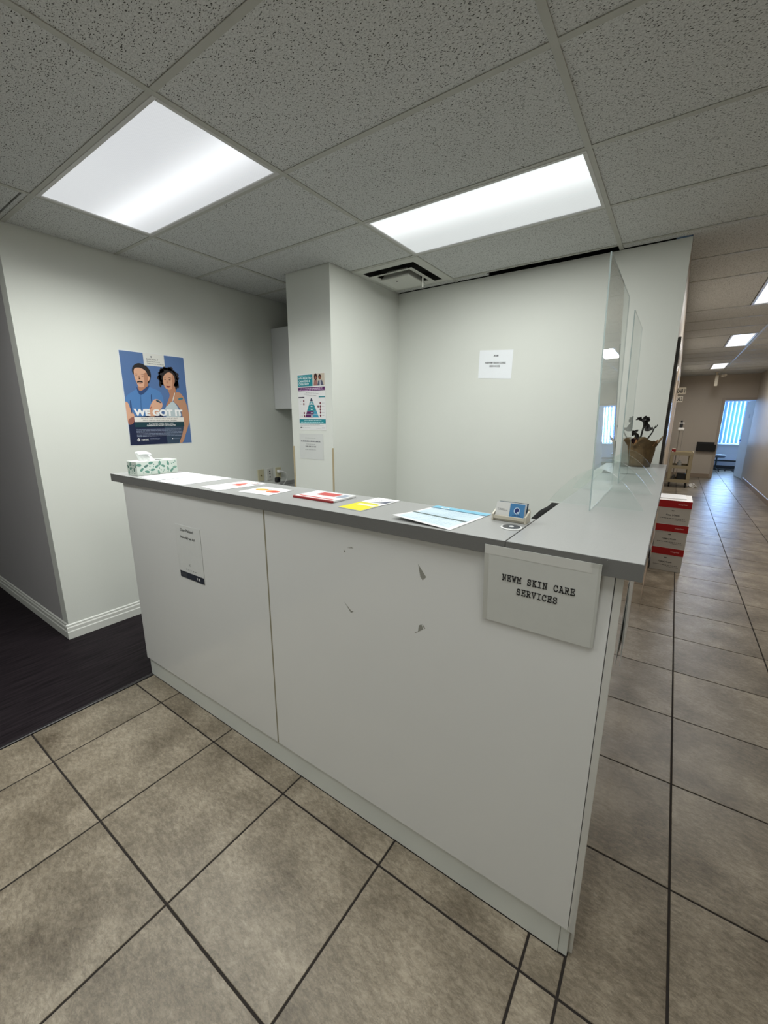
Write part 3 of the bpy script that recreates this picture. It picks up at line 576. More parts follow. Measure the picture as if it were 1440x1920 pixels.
MB().bbox(-1.1795, -.9665, .0868, .096, TOP+.0005, TOP+.0090, .0012, 1).build('spine', C(150, 42, 44, .35), bk)
MB().box(-1.12, -1.02, .158, .212, TOP+.0086, TOP+.0089).build('title_block', C(196, 70, 68, .35), bk); MB().box(-1.165, -.985, .1075, .118, TOP+.0086, TOP+.0088).build('stripe', C(204, 52, 54, .35), bk)
MB().box(-1.01, -.975, .155, .215, TOP+.0086, TOP+.009).build('print', C(150, 160, 178, .35), bk)
s = flat('brochure', 'yellow and white folded brochure on the counter', 'brochure', [(-.903, .051), (-.793, .036), (-.783, .274), (-.889, .272)], PAPER, .0018)
YE = C(222, 214, 30)
s.rect(.001, .001, .107, .105, YE, 1).rect(.02, .075, .1, .098, C(236, 236, 210), 2).rect(.0, .105, .09, .125, C(206, 204, 60), 1).poly([(.03, .13), (.1, .15), (.104, .2), (.09, .19), (.07, .15)], C(86, 92, 110), 2).lines(.02, .08, [.17, .185, .2], .006, C(170, 170, 180), 1, .3, 5); s.done()
s = flat('info_sheet', 'large white and light blue information sheet on the counter', 'paper', [(-.646, .018), (-.432, -.006), (-.415, .262), (-.628, .278)], PAPER, .001, .012)
LB = C(206, 224, 234); s.rect(.012, .013, .2, .105, LB, 1).rect(.012, .118, .205, .222, C(198, 218, 230), 1).rect(.004, .103, .205, .116, C(74, 96, 96), 2).rect(.0, .224, .214, .262, C(118, 186, 214), 1).rect(.0, .218, .214, .228, C(64, 108, 132), 2)
s.lines(.02, .19, [.025+.011*k for k in range(7)], .003, C(170, 196, 210), 2, .3, 3).lines(.02, .19, [.126+.011*k for k in range(8)], .003, C(160, 190, 206), 2, .3, 6).disc(.05, .238, .018, C(230, 240, 245), 3, 14, .009).disc(.05, .238, .011, C(118, 186, 214), 4, 14, .005); s.done()
# ---- card holder
ch = empty('card_holder', (-.33, .205, TOP)); tag(ch, 'small cream plastic business card holder at the countertop joint', 'card holder')
CR = mat('cream_plastic', s2l((198, 192, 176)), .4); cx0, cx1 = -.384, -.2795; cyy = .188
MB().bbox(cx0, cx1, cyy+.004, cyy+.045, TOP+.0005, TOP+.006, .001, 1).build('base', CR, ch)
MB().bbox(cx0+.004, cx1-.004, cyy, cyy+.004, TOP+.007, TOP+.018, .001, 1).build('front_lip', CR, ch)
for xa in (cx0-.001, cx1-.004): MB().prism([(cyy-.001, TOP+.0005), (cyy+.046, TOP+.0005), (cyy+.046, TOP+.034), (cyy+.034, TOP+.034), (cyy-.001, TOP+.021)], 0, xa, xa+.005).build('side', CR, ch)
MB().bbox(cx0, cx1, cyy+.042, cyy+.046, TOP+.0005, TOP+.04, .001, 1).build('back', CR, ch)
tilt = Vector((0, .30, 1)).normalized()
for k in range(3):
    cs = Sheet('business_card', ['front white and blue business card standing in the holder', 'second business card behind the front one in the holder', 'rearmost dark business card in the holder'][k], 'card', (cx0+.006+.0025*k, cyy+.0075+.007*k, TOP+.0075), XU, tilt, .0895, .052, [C(205, 205, 202, .4), C(190, 196, 200, .4), C(46, 66, 84, .4)][k], .0016, 'cards in the card holder')
    if k == 0:
        cs.rect(.044, .0005, .089, .0505, C(62, 120, 168, .35), 1)
        cs.lines(.006, .03, [.03], .0014, C(70, 74, 80), 1, .1, 2).lines(.006, .038, [.0262], .0014, C(70, 74, 80), 1, .1, 4)
        cs.disc(.066, .029, .0092, C(188, 206, 224), 2, 18, .0105).disc(.0665, .029, .0066, C(34, 46, 104), 3, 14, .0085).poly([(.066, .024), (.074, .018), (.071, .027)], C(188, 206, 224), 4)
        cs.lines(.055, .079, [.0125], .0032, C(28, 40, 84), 2, .0, 6)
    cs.done()
# ---- cable grommet / round puck
pk = MB().lathe([(.031, .0005), (.031, .002), (.0285, .0032), (.0265, .0034)], (-.3025, .128, TOP), 28).build('round_disc', mat('disc_rim', (.72, .73, .72), .3), None, (-.3025, .128, TOP)); tag(pk, 'small round black and silver disc on the counter in front of the card holder', 'disc')
MB().lathe([(.0262, .0033), (.025, .0042), (.0085, .0042)], (-.3025, .128, TOP), 28).build('insert', mat('disc_black', (.03, .033, .035), .35), pk)
MB().lathe([(.0075, .0040), (.006, .0052)], (-.3025, .128, TOP), 16).build('centre_dot', mat('disc_dot', (.75, .76, .75), .3), pk)
# ---- tissue box
tb = empty('tissue_box', (-2.374, .132, TOP)); tag(tb, 'pale tissue box with green leaf print on the left end of the counter', 'tissue box')
bxm = mat('tissue_card', s2l((205, 214, 205)), .55); X0, X1, Y0, Y1, Z1 = -2.43, -2.32, .019, .245, TOP+.0775
MB().bbox(X0, X1, Y0, Y1, TOP+.0006, Z1, .0012, 1).build('carton', bxm, tb)
Rr = random.Random(11); lf = MB()
def leaf(mb, P, ang, ln, wd, mi):
    n = 8; pts = []
    for k in range(n):
        a = 2*math.pi*k/n; x = ln/2*math.cos(a); y = wd/2*math.sin(a)*(1-.25*math.cos(a)); pts.append(P(x*math.cos(ang)-y*math.sin(ang), x*math.sin(ang)+y*math.cos(ang)))
    mb.add(pts, [tuple(range(n))], mi)
def face_leaves(n, u1, v1, mk):
    used = []
    for k in range(n*6):
        big = Rr.random() > .4; rr = .0125 if big else .006; u, vv = Rr.uniform(.012, u1-.012), Rr.uniform(.011, v1-.011)
        if any(math.hypot(u-a, vv-b) < (rr+c)*.9 for a, b, c in used): continue
        used.append((u, vv, rr))
        leaf(lf, mk(u, vv), Rr.uniform(0, 3.14), Rr.uniform(.025, .029) if big else Rr.uniform(.009, .012), Rr.uniform(.013, .016) if big else .005, Rr.choice((0, 0, 1, 2)))
face_leaves(46, Y1-Y0, Z1-TOP, lambda u, vv: (lambda a, b: (X1+.0004, Y0+u+a, TOP+vv+b)))
face_leaves(22, X1-X0, Z1-TOP, lambda u, vv: (lambda a, b: (X0+u+a, Y0-.0004, TOP+vv+b)))
lf.build('leaf_print', [C(98, 144, 128), C(124, 162, 146), C(84, 120, 110)], tb)['kind'] = 'stuff'
so = MB().add([(-2.375+.026*math.cos(a), .132+.062*math.sin(a), Z1+.0004) for a in [2*math.pi*k/24 for k in range(24)]], [tuple(range(24))]).build('slot', mat('slot_dark', (.12, .125, .12), .8), tb)
# crumpled tissue pulled up through the slot, folding over to the left
TWM = mat('tissue_white', (.88, .89, .90), .8); tm_ = MB(); nu, nv = 36, 10
for j in range(nv+1):
    t = j/nv
    for i in range(nu):
        a = 2*math.pi*i/nu; cy_ = .110-.030*t-.012*t*t; ry = .046*(1-t)+.024*t; rx = .020*(1-t)**.7+.003
        fold = 1+.30*math.sin(a*5+t*2)*t*(1-.3*t)+.14*math.sin(a*9-t*3)
        tm_.v.append((-2.375+rx*math.cos(a)*fold, cy_+ry*math.sin(a)*(1+.08*math.sin(a*3+2*t)), Z1-.004+.050*t+.006*math.sin(a*4)*t))
for j in range(nv):
    for i in range(nu): tm_.f.append((j*nu+i, j*nu+(i+1) % nu, (j+1)*nu+(i+1) % nu, (j+1)*nu+i)); tm_.m.append(0)
tm_.f.append(tuple(range(nv*nu, nv*nu+nu))); tm_.m.append(0)
tm_.build('tissue', TWM, tb, smooth=True)
fl2 = MB()
for i in range(13):
    for j in range(6):
        a = i/12; q = j/5-.5; fl2.v.append((-2.364+.030*q+.004*math.sin(a*6), .118-.066*a+.008*q, Z1+.030+.026*math.sin(math.pi*(.1+.55*a))-.008*a+.005*math.sin(q*7+a*3)-.018*abs(q)))
for i in range(12):
    for j in range(5): fl2.f.append((i*6+j, (i+1)*6+j, (i+1)*6+j+1, i*6+j+1)); fl2.m.append(0)
f2 = fl2.build('tissue_flap', TWM, tb, smooth=True); md = f2.modifiers.new('s', 'SOLIDIFY'); md.thickness = .0012
# ---- plant in paper-wrapped pot
pl = empty('potted_plant', (-.115, 2.21, TOP)); tag(pl, 'withered dark plant in a brown paper-wrapped pot at the far end of the counter', 'potted plant')
KR = mat('kraft_paper', s2l((92, 72, 42)), .6, var=.55, vscale=45, bump=.9, bscale=45)
pc = (-.115, 2.21); n = 40; pv = MB(); R9 = random.Random(4)
rad = lambda t: .060+.020*t
for j, t in enumerate((0, .12, .3, .5, .7, .85, 1.0, 1.12)):
    for k in range(n):
        a = 2*math.pi*k/n; cr_ = 1+.05*math.sin(a*5+j*.7)*min(1, t+.3)+.03*math.sin(a*11+j)
        r = rad(t)*cr_+(max(0, t-.85)*.07*(1+.8*math.sin(a*4+.6))); z = .0006+.158*t*(1+(.10*math.sin(a*4+.6)+.07*math.sin(a*7) if t > .9 else 0)); pv.v.append((pc[0]+r*math.cos(a), pc[1]+r*math.sin(a), TOP+z))
for j in range(7):
    for k in range(n): pv.f.append((j*n+k, j*n+(k+1) % n, (j+1)*n+(k+1) % n, (j+1)*n+k)); pv.m.append(0)
pv.f.append(tuple(range(n))[::-1]); pv.m.append(0)
wr = pv.build('paper_wrap', KR, pl, smooth=True); md = wr.modifiers.new('s', 'SOLIDIFY'); md.thickness = .0015
MB().lathe([(.07, .0), (.072, .012), (.02, .016)], (pc[0], pc[1], TOP+.128), 20).build('soil', mat('soil', (.03, .022, .016), .95), pl)
for k, (a, w_) in enumerate(((.2, .05), (-.5, .045), (2.6, .04), (3.4, .045), (4.4, .04))):   # folded paper points above the rim
    ca, sa = math.cos(a), math.sin(a); r0 = .082
    q = [(r0*ca-w_/2*sa, r0*sa+w_/2*ca, .142), (r0*ca+w_/2*sa, r0*sa-w_/2*ca, .142), (r0*1.2*ca, r0*1.2*sa, .186)]
    mb = MB().add([(pc[0]+x, pc[1]+y, TOP+z) for x, y, z in q]+[(pc[0]+x*.98, pc[1]+y*.98, TOP+z) for x, y, z in q], [(0, 1, 2), (5, 4, 3), (0, 3, 4, 1), (1, 4, 5, 2), (2, 5, 3, 0)]); mb.build('paper_point', mat('kraft_light', s2l((150, 108, 68)), .6, var=.3, vscale=50), pl)
STM = mat('dead_stem', (.012, .012, .009), .7); LEM = mat('dead_leaf', (.016, .014, .013), .7, var=.5, vscale=80); GRN = mat('dull_green_leaf', s2l((84, 92, 62)), .6); PUR = mat('dried_flower', s2l((58, 30, 32)), .7)
def P3(x, z, dy=0): return (x, pc[1]+dy, TOP+z)
MB().tube([P3(-.125, .13), P3(-.128, .19), P3(-.122, .24), P3(-.118, .28), P3(-.125, .305)], [.006, .006, .0055, .005, .004]).build('stem', STM, pl)
MB().tube([P3(-.1, .13), P3(-.085, .19), P3(-.067, .225), P3(-.058, .255), P3(-.052, .272)], [.005, .0045, .004, .003, .002]).tube([P3(-.06, .25), P3(-.048, .262), P3(-.043, .276)], .0025).tube([P3(-.064, .24), P3(-.07, .262)], .002).build('stem', STM, pl)
MB().tube([P3(-.14, .13), P3(-.15, .18), P3(-.153, .205), P3(-.165, .225)], [.005, .0045, .004, .003]).build('stem', STM, pl)
def blob_leaf(cx, cz, ln, wd, ang, m, dy=0, tw=.6):
    mb = MB(); n1, n2 = 7, 4; ln *= 1.25; wd *= 1.4
    for i in range(n1):
        for j in range(n2):
            a = i/(n1-1); q = j/(n2-1)-.5; wv = wd*math.sin(math.pi*(.08+.9*a))**.7; x = (a-.5)*ln; y = q*wv; zz = .25*wv*math.cos(q*5)+.012*math.sin(a*4)
            X_ = x*math.cos(ang)-y*math.sin(ang)*math.cos(tw); Z_ = x*math.sin(ang)+y*math.cos(ang)*math.cos(tw); mb.v.append((cx+X_, pc[1]+dy+y*math.sin(tw)+zz, TOP+cz+Z_))
    for i in range(n1-1):
        for j in range(n2-1): mb.f.append((i*n2+j, (i+1)*n2+j, (i+1)*n2+j+1, i*n2+j+1)); mb.m.append(0)
    o = mb.build('leaf', m, pl, smooth=True); md = o.modifiers.new('s', 'SOLIDIFY'); md.thickness = .0015
blob_leaf(-.1, .262, .05, .03, -1.0, LEM); blob_leaf(-.112, .285, .06, .022, -1.5, LEM, .004, .3); blob_leaf(-.088, .247, .04, .022, .25, LEM, -.004)
for x, z, l, wd, an in ((-.142, .31, .035, .014, 2.6), (-.152, .315, .03, .01, -2.6), (-.118, .315, .03, .02, 1.2), (-.108, .318, .03, .016, .3), (-.1, .308, .026, .018, -1.0), (-.128, .3, .028, .012, -.6), (-.172, .222, .03, .022, 2.4), (-.158, .232, .026, .02, .6), (-.176, .21, .024, .018, -2.6), (-.15, .2, .035, .018, -1.2)): blob_leaf(x, z, l, wd, an, LEM, R9.uniform(-.012, .012), R9.uniform(.2, .9))
for x, z, l, wd, an in ((-.13, .165, .05, .026, 1.2), (-.115, .17, .045, .03, 1.9), (-.14, .155, .05, .02, .7)): blob_leaf(x, z, l, wd, an, GRN, -.02, .3)
for k in range(9): blob_leaf(-.185+.045*R9.random()+.012*(k % 3), .16+.02*R9.random(), .026, .016, R9.uniform(0, 6), PUR, -.02-.02*R9.random(), R9.uniform(.2, .9))

# ================================================================== POSTERS AND NOTICES
po = Sheet('poster', 'large blue poster of a man and a woman with plasters on their arms', 'poster', (XL+.0008, .460, 1.360), YU, ZU, .503, .700, C(220, 224, 226, .35))
OY, OZ = .460, 1.360
def pp(key, m, layer, smooth=2):
    q = list(key)
    for _ in range(smooth if layer < 9 else 1):
        q = [p_ for a, b in zip(q, q[1:]+q[:1]) for p_ in ((a[0]*.78+b[0]*.22, a[1]*.78+b[1]*.22), (a[0]*.22+b[0]*.78, a[1]*.22+b[1]*.78))]
    po.poly([(y-OY, z-OZ) for y, z in q], m, layer)
SK, SKD, HR, BL, BLD = C(214, 166, 138), C(178, 126, 98), C(34, 27, 27), C(80, 126, 182), C(44, 70, 116)
po.rect(.007, .003, .499, .694, C(82, 112, 160, .35), 1)
po.rect(.176, .605, .337, .697, C(216, 216, 210), 2)
pp([(0.566, 1.6), (0.74, 1.6), (0.74, 1.5), (0.753, 1.363), (0.462, 1.363), (.472, 1.517)], C(24, 34, 66), 2, 0)
pp([(0.571, 1.814), (0.587, 1.803), (0.613, 1.806), (0.647, 1.838), (0.653, 1.817), (0.608, 1.768), (0.581, 1.754), (0.567, 1.778)], SKD, 3)
pp([(0.542, 1.91), (0.544, 1.935), (0.561, 1.961), (0.592, 1.977), (0.625, 1.974), (0.657, 1.956), (0.677, 1.926), (0.68, 1.888), (0.668, 1.853), (0.652, 1.826), (0.642, 1.851), (0.6, 1.86), (0.552, 1.89), (0.545, 1.898)], HR, 4)
pp([(0.552, 1.89), (0.555, 1.928), (0.571, 1.941), (0.596, 1.944), (0.62, 1.938), (0.644, 1.923), (0.655, 1.886), (0.67, 1.883), (0.667, 1.861), (0.65, 1.847), (0.641, 1.825), (0.612, 1.802), (0.586, 1.798), (0.571, 1.81), (0.564, 1.837), (0.555, 1.861)], SK, 5)
pp([(0.62, 1.9), (0.644, 1.915), (0.655, 1.886), (0.65, 1.847), (0.641, 1.825), (0.612, 1.802), (.625, 1.84)], SKD, 6)
pp([(0.559, 1.797), (0.58, 1.749), (0.653, 1.817), (0.664, 1.801), (0.707, 1.79), (0.741, 1.77), (0.758, 1.722), (0.75, 1.672), (0.727, 1.654), (0.659, 1.688), (0.646, 1.652), (0.629, 1.581), (0.501, 1.581), (0.494, 1.64), (0.485, 1.682), (0.464, 1.694), (0.479, 1.732), (0.524, 1.763), (0.555, 1.782)], BL, 4)
pp([(0.559, 1.797), (0.564, 1.801), (0.582, 1.762), (0.653, 1.82), (0.658, 1.809), (0.62, 1.76), (0.579, 1.736), (0.562, 1.77)], BLD, 6)
pp([(.579, 1.74), (.586, 1.742), (.575, 1.6), (.568, 1.6)], C(58, 100, 150), 6); pp([(.494, 1.64), (.5, 1.70), (.508, 1.70), (.505, 1.6), (.5, 1.6)], BLD, 6); pp([(.655, 1.69), (.66, 1.75), (.667, 1.75), (.664, 1.69)], BLD, 6)
pp([(0.464, 1.694), (0.485, 1.682), (0.494, 1.64), (0.505, 1.615), (0.52, 1.59), (0.512, 1.542), (0.497, 1.521), (0.466, 1.517), (0.464, 1.585)], SK, 5); pp([(.47, 1.56), (.52, 1.585), (.512, 1.542), (.497, 1.521), (.468, 1.519)], C(150, 96, 84), 6)
pp([(0.659, 1.688), (0.68, 1.712), (0.707, 1.716), (0.741, 1.695), (0.744, 1.663), (0.72, 1.631), (0.682, 1.581), (0.611, 1.581), (0.636, 1.643)], SK, 5); pp([(.636, 1.643), (.655, 1.66), (.66, 1.652), (.64, 1.633)], C(180, 110, 92), 6)
pp([(0.693, 1.708), (0.702, 1.713), (0.738, 1.692), (0.733, 1.683), (0.696, 1.698)], C(34, 68, 88), 6)
pp([(0.736, 1.901), (0.751, 1.933), (0.776, 1.957), (0.819, 1.967), (0.855, 1.955), (0.876, 1.926), (0.888, 1.887), (0.896, 1.851), (0.897, 1.81), (0.88, 1.813), (0.871, 1.79), (0.82, 1.83), (0.757, 1.833), (0.744, 1.801), (0.733, 1.822), (0.74, 1.858)], HR, 4)
for k in range(20):
    a = -1.0+k*.27; po.disc(.357+.074*math.cos(a)+.006*math.sin(k*3.1), .528+.07*math.sin(a)+.005*math.cos(k*2.3), .013+.004*math.sin(k*1.7), C(38, 29, 32), 4, 11)
pp([(0.795, 1.795), (0.831, 1.802), (0.858, 1.835), (0.869, 1.781), (0.853, 1.748), (0.831, 1.702), (0.789, 1.669), (0.765, 1.659), (0.8, 1.719), (0.813, 1.756)], SKD, 5)
pp([(0.769, 1.878), (0.779, 1.9), (0.805, 1.924), (0.834, 1.931), (0.864, 1.903), (0.867, 1.867), (0.855, 1.83), (0.83, 1.797), (0.808, 1.791), (0.786, 1.799), (0.77, 1.825)], C(206, 156, 126), 6)
pp([(.845, 1.915), (.864, 1.903), (.867, 1.867), (.855, 1.83), (.83, 1.797), (.842, 1.85)], SKD, 7)
pp([(0.741, 1.5), (0.904, 1.498), (0.878, 1.422), (0.846, 1.363), (0.751, 1.363)], C(52, 70, 90), 4, 0)
pp([(0.866, 1.779), (0.902, 1.774), (0.928, 1.738), (0.947, 1.678), (0.961, 1.588), (0.953, 1.526), (0.916, 1.445), (0.882, 1.364), (0.846, 1.363), (0.878, 1.422), (0.904, 1.498), (0.899, 1.611), (0.867, 1.676), (0.831, 1.702), (0.853, 1.748)], C(186, 138, 108), 6)
pp([(0.827, 1.706), (0.853, 1.684), (0.873, 1.643), (0.9, 1.573), (0.745, 1.573), (0.759, 1.65), (0.79, 1.673)], C(188, 200, 204), 7); pp([(0.851, 1.771), (0.858, 1.771), (0.832, 1.702), (0.825, 1.702)], C(230, 230, 224), 8)
pp([(0.878, 1.729), (0.918, 1.737), (0.921, 1.721), (0.878, 1.712)], C(52, 116, 140), 8)
for q, m_ in (([(0.559, 1.8835), (0.569, 1.886), (0.579, 1.883), (0.569, 1.8805)], C(64, 44, 40)), ([(0.6, 1.884), (0.612, 1.887), (0.624, 1.884), (0.612, 1.881)], C(64, 44, 40)), ([(0.555, 1.894), (0.568, 1.898), (0.582, 1.894), (0.568, 1.894)], C(70, 48, 42)), ([(0.598, 1.895), (0.614, 1.900), (0.63, 1.895), (0.614, 1.896)], C(70, 48, 42)), ([(.584, 1.866), (.590, 1.868), (.596, 1.862), (.586, 1.858)], C(186, 134, 108)), ([(0.566, 1.839), (0.588, 1.848), (0.613, 1.842), (0.61, 1.833), (0.587, 1.837), (0.569, 1.831)], HR), ([(.572, 1.829), (.606, 1.83), (.59, 1.824)], C(176, 92, 88)),
              ([(.584, 1.885), (.592, 1.885), (.598, 1.858), (.58, 1.857)], C(176, 128, 100)), ([(0.775, 1.872), (0.785, 1.876), (0.795, 1.872), (0.785, 1.868)], HR), ([(0.812, 1.871), (0.824, 1.875), (0.836, 1.871), (0.824, 1.867)], HR), ([(.772, 1.884), (.784, 1.888), (.796, 1.885), (.784, 1.885)], C(60, 40, 36)), ([(.81, 1.884), (.825, 1.888), (.841, 1.883), (.825, 1.885)], C(60, 40, 36)), ([(.797, 1.866), (.803, 1.866), (.81, 1.842), (.794, 1.842)], C(184, 132, 104)), ([(0.788, 1.824), (0.807, 1.82), (0.829, 1.822), (0.81, 1.808), (0.794, 1.812)], C(168, 40, 48)), ([(.792, 1.8205), (.825, 1.8195), (.81, 1.816), (.796, 1.817)], C(235, 225, 220))): pp(q, m_, 9)
po.rect(.054, .179, .447, .216, C(232, 228, 222), 9).rect(.053, .139, .446, .179, C(24, 60, 70), 9)
WT = C(240, 240, 240)
po.text('WE GOT IT', .056, .2245, .442, .2775, WT, 13, .055)
po.text('BECAUSE SOME TYPES OF HPV CAUSE AT LEAST', .106, .202, .395, .2105, C(80, 80, 84), 11).text('70% OF CERTAIN HEAD AND NECK CANCERS.', .115, .185, .388, .1935, C(50, 50, 54), 11, .01)
po.text("IF YOU'RE AGED 18-45, VISIT", .16, .162, .358, .172, WT, 11).text('GARDASIL9.CA/GET-VACCINATED', .142, .146, .374, .157, WT, 11, .015)
po.text('GARDASIL 9', .196, .647, .286, .660, C(70, 72, 80), 4).text('[Human Papillomavirus', .2, .632, .3, .6405, C(60, 60, 64), 4, .01).text('9-valent Vaccine, Recombinant]', .2, .6165, .33, .625, C(60, 60, 64), 4, .01)
po.poly([(.236+.006*math.cos(a), .672+.006*math.sin(a)) for a in [2*math.pi*k/12 for k in range(12)]], C(110, 112, 118), 4)
po.lines(.058, .43, [.066+.0105*k for k in range(6)], .0032, C(150, 160, 184), 9, .05, 9)
po.poly([(.053, .043), (.068, .056), (.08, .042), (.066, .03)], WT, 9).poly([(.061, .043), (.068, .049), (.073, .042), (.066, .037)], C(24, 34, 66), 10).text('MERCK', .087, .036, .143, .047, WT, 11, .03)
po.lines(.155, .25, [.046, .038], .0025, C(150, 160, 184), 9, .3, 5).disc(.335, .043, .004, WT, 9).lines(.345, .4, [.041], .003, C(150, 160, 184), 9, .1, 6); po.done()

hp = Sheet('info_poster', 'narrow white and teal poster with a coloured triangle chart on the column', 'poster', (-2.598, YF-.0008, 1.472), XU, ZU, .310, .454, C(226, 226, 226, .4))
TE, PU = C(22, 134, 146), C(84, 24, 88); w_, h_ = .31, .454
hp.rect(.002, .355, .172, .446, TE, 1).rect(.176, .357, .305, .451, C(198, 186, 170), 1)
hp.text('HPV-RELATED', .014, .411, .158, .427, C(225, 240, 240), 3, .02).text('CANCERS &', .014, .388, .145, .404, C(225, 240, 240), 3, .02).text('DISEASES?', .014, .365, .13, .381, C(225, 240, 240), 3, .02).lines(.016, .15, [.434], .005, C(150, 205, 210), 2, .1, 3)
hp.disc(.208, .425, .018, C(56, 24, 26), 2, 12, .028).disc(.209, .419, .0105, C(150, 96, 78), 3).poly([(.184, .357), (.192, .4), (.222, .4), (.23, .357)], C(156, 110, 104), 2).disc(.254, .423, .016, C(48, 22, 20), 3, 12, .02).disc(.254, .417, .0105, C(136, 84, 62), 4).poly([(.226, .357), (.236, .395), (.276, .398), (.296, .357)], C(84, 88, 108), 3).poly([(.252, .357), (.252, .396), (.262, .396), (.262, .357)], C(200, 200, 206), 4)
hp.rect(.002, .318, .306, .347, PU, 1).lines(.03, .28, [.334], .0055, C(222, 200, 222), 2, 0, 2).lines(.01, .3, [.323], .005, C(190, 160, 192), 2, 0, 4)
hp.lines(.09, .21, [.303], .004, C(150, 150, 150), 1, 0, 2).text('Global yearly new cases', .07, .288, .236, .297, C(70, 70, 74), 2).lines(.1, .21, [.277], .004, C(150, 150, 150), 1, 0, 5)
hp.rect(.002, .262, .072, .271, C(48, 40, 60), 1).rect(.236, .263, .306, .273, C(60, 140, 148), 1)
ax_, z0_, z1_ = .152, .105, .268
for k in range(6):
    b0 = z0_+(z1_-z0_)*(k/6.25); b1 = b0+(z1_-z0_)*.145; hw = lambda z: .079*(1-(z-z0_)/(z1_-z0_))
    if k < 2: sp_ = ax_+.01+.012*k; hp.poly([(ax_-hw(b0), b0), (sp_, b0), (sp_, b1), (ax_-hw(b1), b1)], PU, 1).poly([(sp_, b0), (ax_+hw(b0), b0), (ax_+hw(b1), b1), (sp_, b1)], C(60, 150, 180), 1)
    else: hp.poly([(ax_-hw(b0), b0), (ax_+hw(b0), b0), (ax_+hw(b1), b1), (ax_-hw(b1), b1)], TE if k < 5 else C(40, 60, 80), 1)
    if k < 5: hp.rect(ax_-.01, b0+.008, ax_+.012, b0+.014, C(225, 235, 238), 3)
for u_, v_ in ((.063, .238), (.063, .213), (.065, .14), (.066, .115), (.25, .218), (.25, .193), (.25, .168), (.25, .143), (.25, .118), (.226, .193)): hp.disc(u_, v_, .008, C(110, 46, 62), 1, 10, .01); hp.lines(.02 if u_ < .1 else .266, .05 if u_ < .1 else .298, [v_-.002], .005, C(130, 130, 134), 1, .2, int(v_*1000))
hp.rect(.004, .055, .306, .090, TE, 1).lines(.06, .26, [.076], .006, C(215, 236, 238), 2, 0, 4).lines(.02, .28, [.063], .005, C(180, 220, 224), 2, 0, 8).lines(.012, .29, [.044, .036], .003, C(170, 170, 172), 1, .3, 5).disc(.02, .02, .006, C(60, 60, 66), 1).lines(.03, .055, [.017], .007, C(60, 60, 66), 1, 0, 1).lines(.065, .13, [.018], .003, C(170, 170, 172), 1, 0, 2).lines(.2, .255, [.015], .003, C(170, 170, 172), 1, 0, 2).lines(.265, .295, [.017], .007, C(90, 90, 96), 1, 0, 3); hp.done()
nt_ = Sheet('wall_notice', 'white notice in a plastic sleeve on the column below the narrow poster', 'notice', (-2.604, YF-.0008, 1.228), Vector((1, 0, -.0)), ZU, .277, .214, mat('notice_paper', s2l((208, 210, 208)), .4, var=.03, vscale=20))
DK = C(96, 98, 102)
nt_.lines(.07, .19, [.176], .004, C(150, 152, 154), 1, 0, 2).rect(.02, .145, .245, .148, C(150, 152, 156), 1).lines(.018, .248, [.1475], .008, C(110, 112, 116), 2, 0, 3).lines(.075, .185, [.124], .004, C(150, 152, 154), 1, 0, 5).lines(.07, .19, [.102], .010, C(58, 60, 66), 2, 0, 7).lines(.065, .19, [.078], .0045, C(136, 138, 140), 1, 0, 9); nt_.done()
an = math.radians(-3.5)
r8 = Sheet('room_notice', 'small white sheet lettered 308 taped to the back wall', 'notice', (-1.392, YB-.0008, 1.908), (math.cos(an), 0, math.sin(an)), (-math.sin(an)*.3, 0, 1), .287, .224, mat('notice_white', s2l((236, 240, 244)), .4, var=.02, vscale=20))
r8.text('308', .124, .172, .166, .188, INK, 2, .02).text('NEWM SKIN CARE', .055, .116, .232, .131, INK, 2, .02).text('SERVICES', .094, .090, .186, .105, INK, 2, .02).done()

# ================================================================== ALCOVE
wc = empty('wall_cabinet', (-3.03, 2.2, 1.66)); tag(wc, 'white wall cabinet hung in the alcove beside the column', 'cabinet')
CB = mat('cabinet_white', (.62, .63, .635), .35)
MB().bbox(XL+.006, XCL-.004, 1.92, YB-.003, 1.661, 2.43, .001, 1).build('body', CB, wc)
MB().bbox(XL+.004, -3.03, 1.899, 1.918, 1.661, 2.43, .0015, 1).build('door', CB, wc); MB().bbox(-3.026, XCL-.004, 1.899, 1.918, 1.661, 2.43, .0015, 1).build('door', CB, wc)
dk = empty('alcove_base_cabinet', (-3.03, 2.05, 0)); tag(dk, 'low base cabinet in the alcove under the wall cabinet', 'cabinet')
MB().box(XL+.004, XCL-.004, 1.66, YB-.003, .1, .824).build('body', CB, dk); MB().bbox(XL+.006, -3.03, 1.642, 1.659, .11, .82, .001, 1).build('door', CB, dk); MB().bbox(-3.026, XCL-.006, 1.642, 1.659, .11, .82, .001, 1).build('door', CB, dk); MB().box(XL+.01, XCL-.01, 1.7, 1.72, .0025, .1).build('toe_kick', CB, dk)
ct = MB().bbox(XL+.002, XCL-.002, 1.62, YB-.003, .826, .866, .003, 1).build('alcove_worktop', mat('marbled_worktop', (.34, .34, .335), .35, var=.35, vscale=14), None, (-3.03, 2.05, .826)); tag(ct, 'grey marbled worktop deep in the alcove', 'worktop')
MB().bbox(XL+.002, XL+.018, 1.9, YB-.003, .8665, .905, .002, 1).build('splash_strip', MATS['marbled_worktop'], ct)
IV = mat('ivory_plate', s2l((196, 190, 160)), .4); WP = mat('white_plate', s2l((206, 206, 200)), .4)
def plate(label, y0, y1, m):
    o = MB().bbox(XL+.0005, XL+.007, y0, y1, .938, 1.060, .003, 2).build('wall_plate', m, None, (XL, (y0+y1)/2, .999)); return tag(o, label, 'wall outlet', 'wall plates in the alcove')
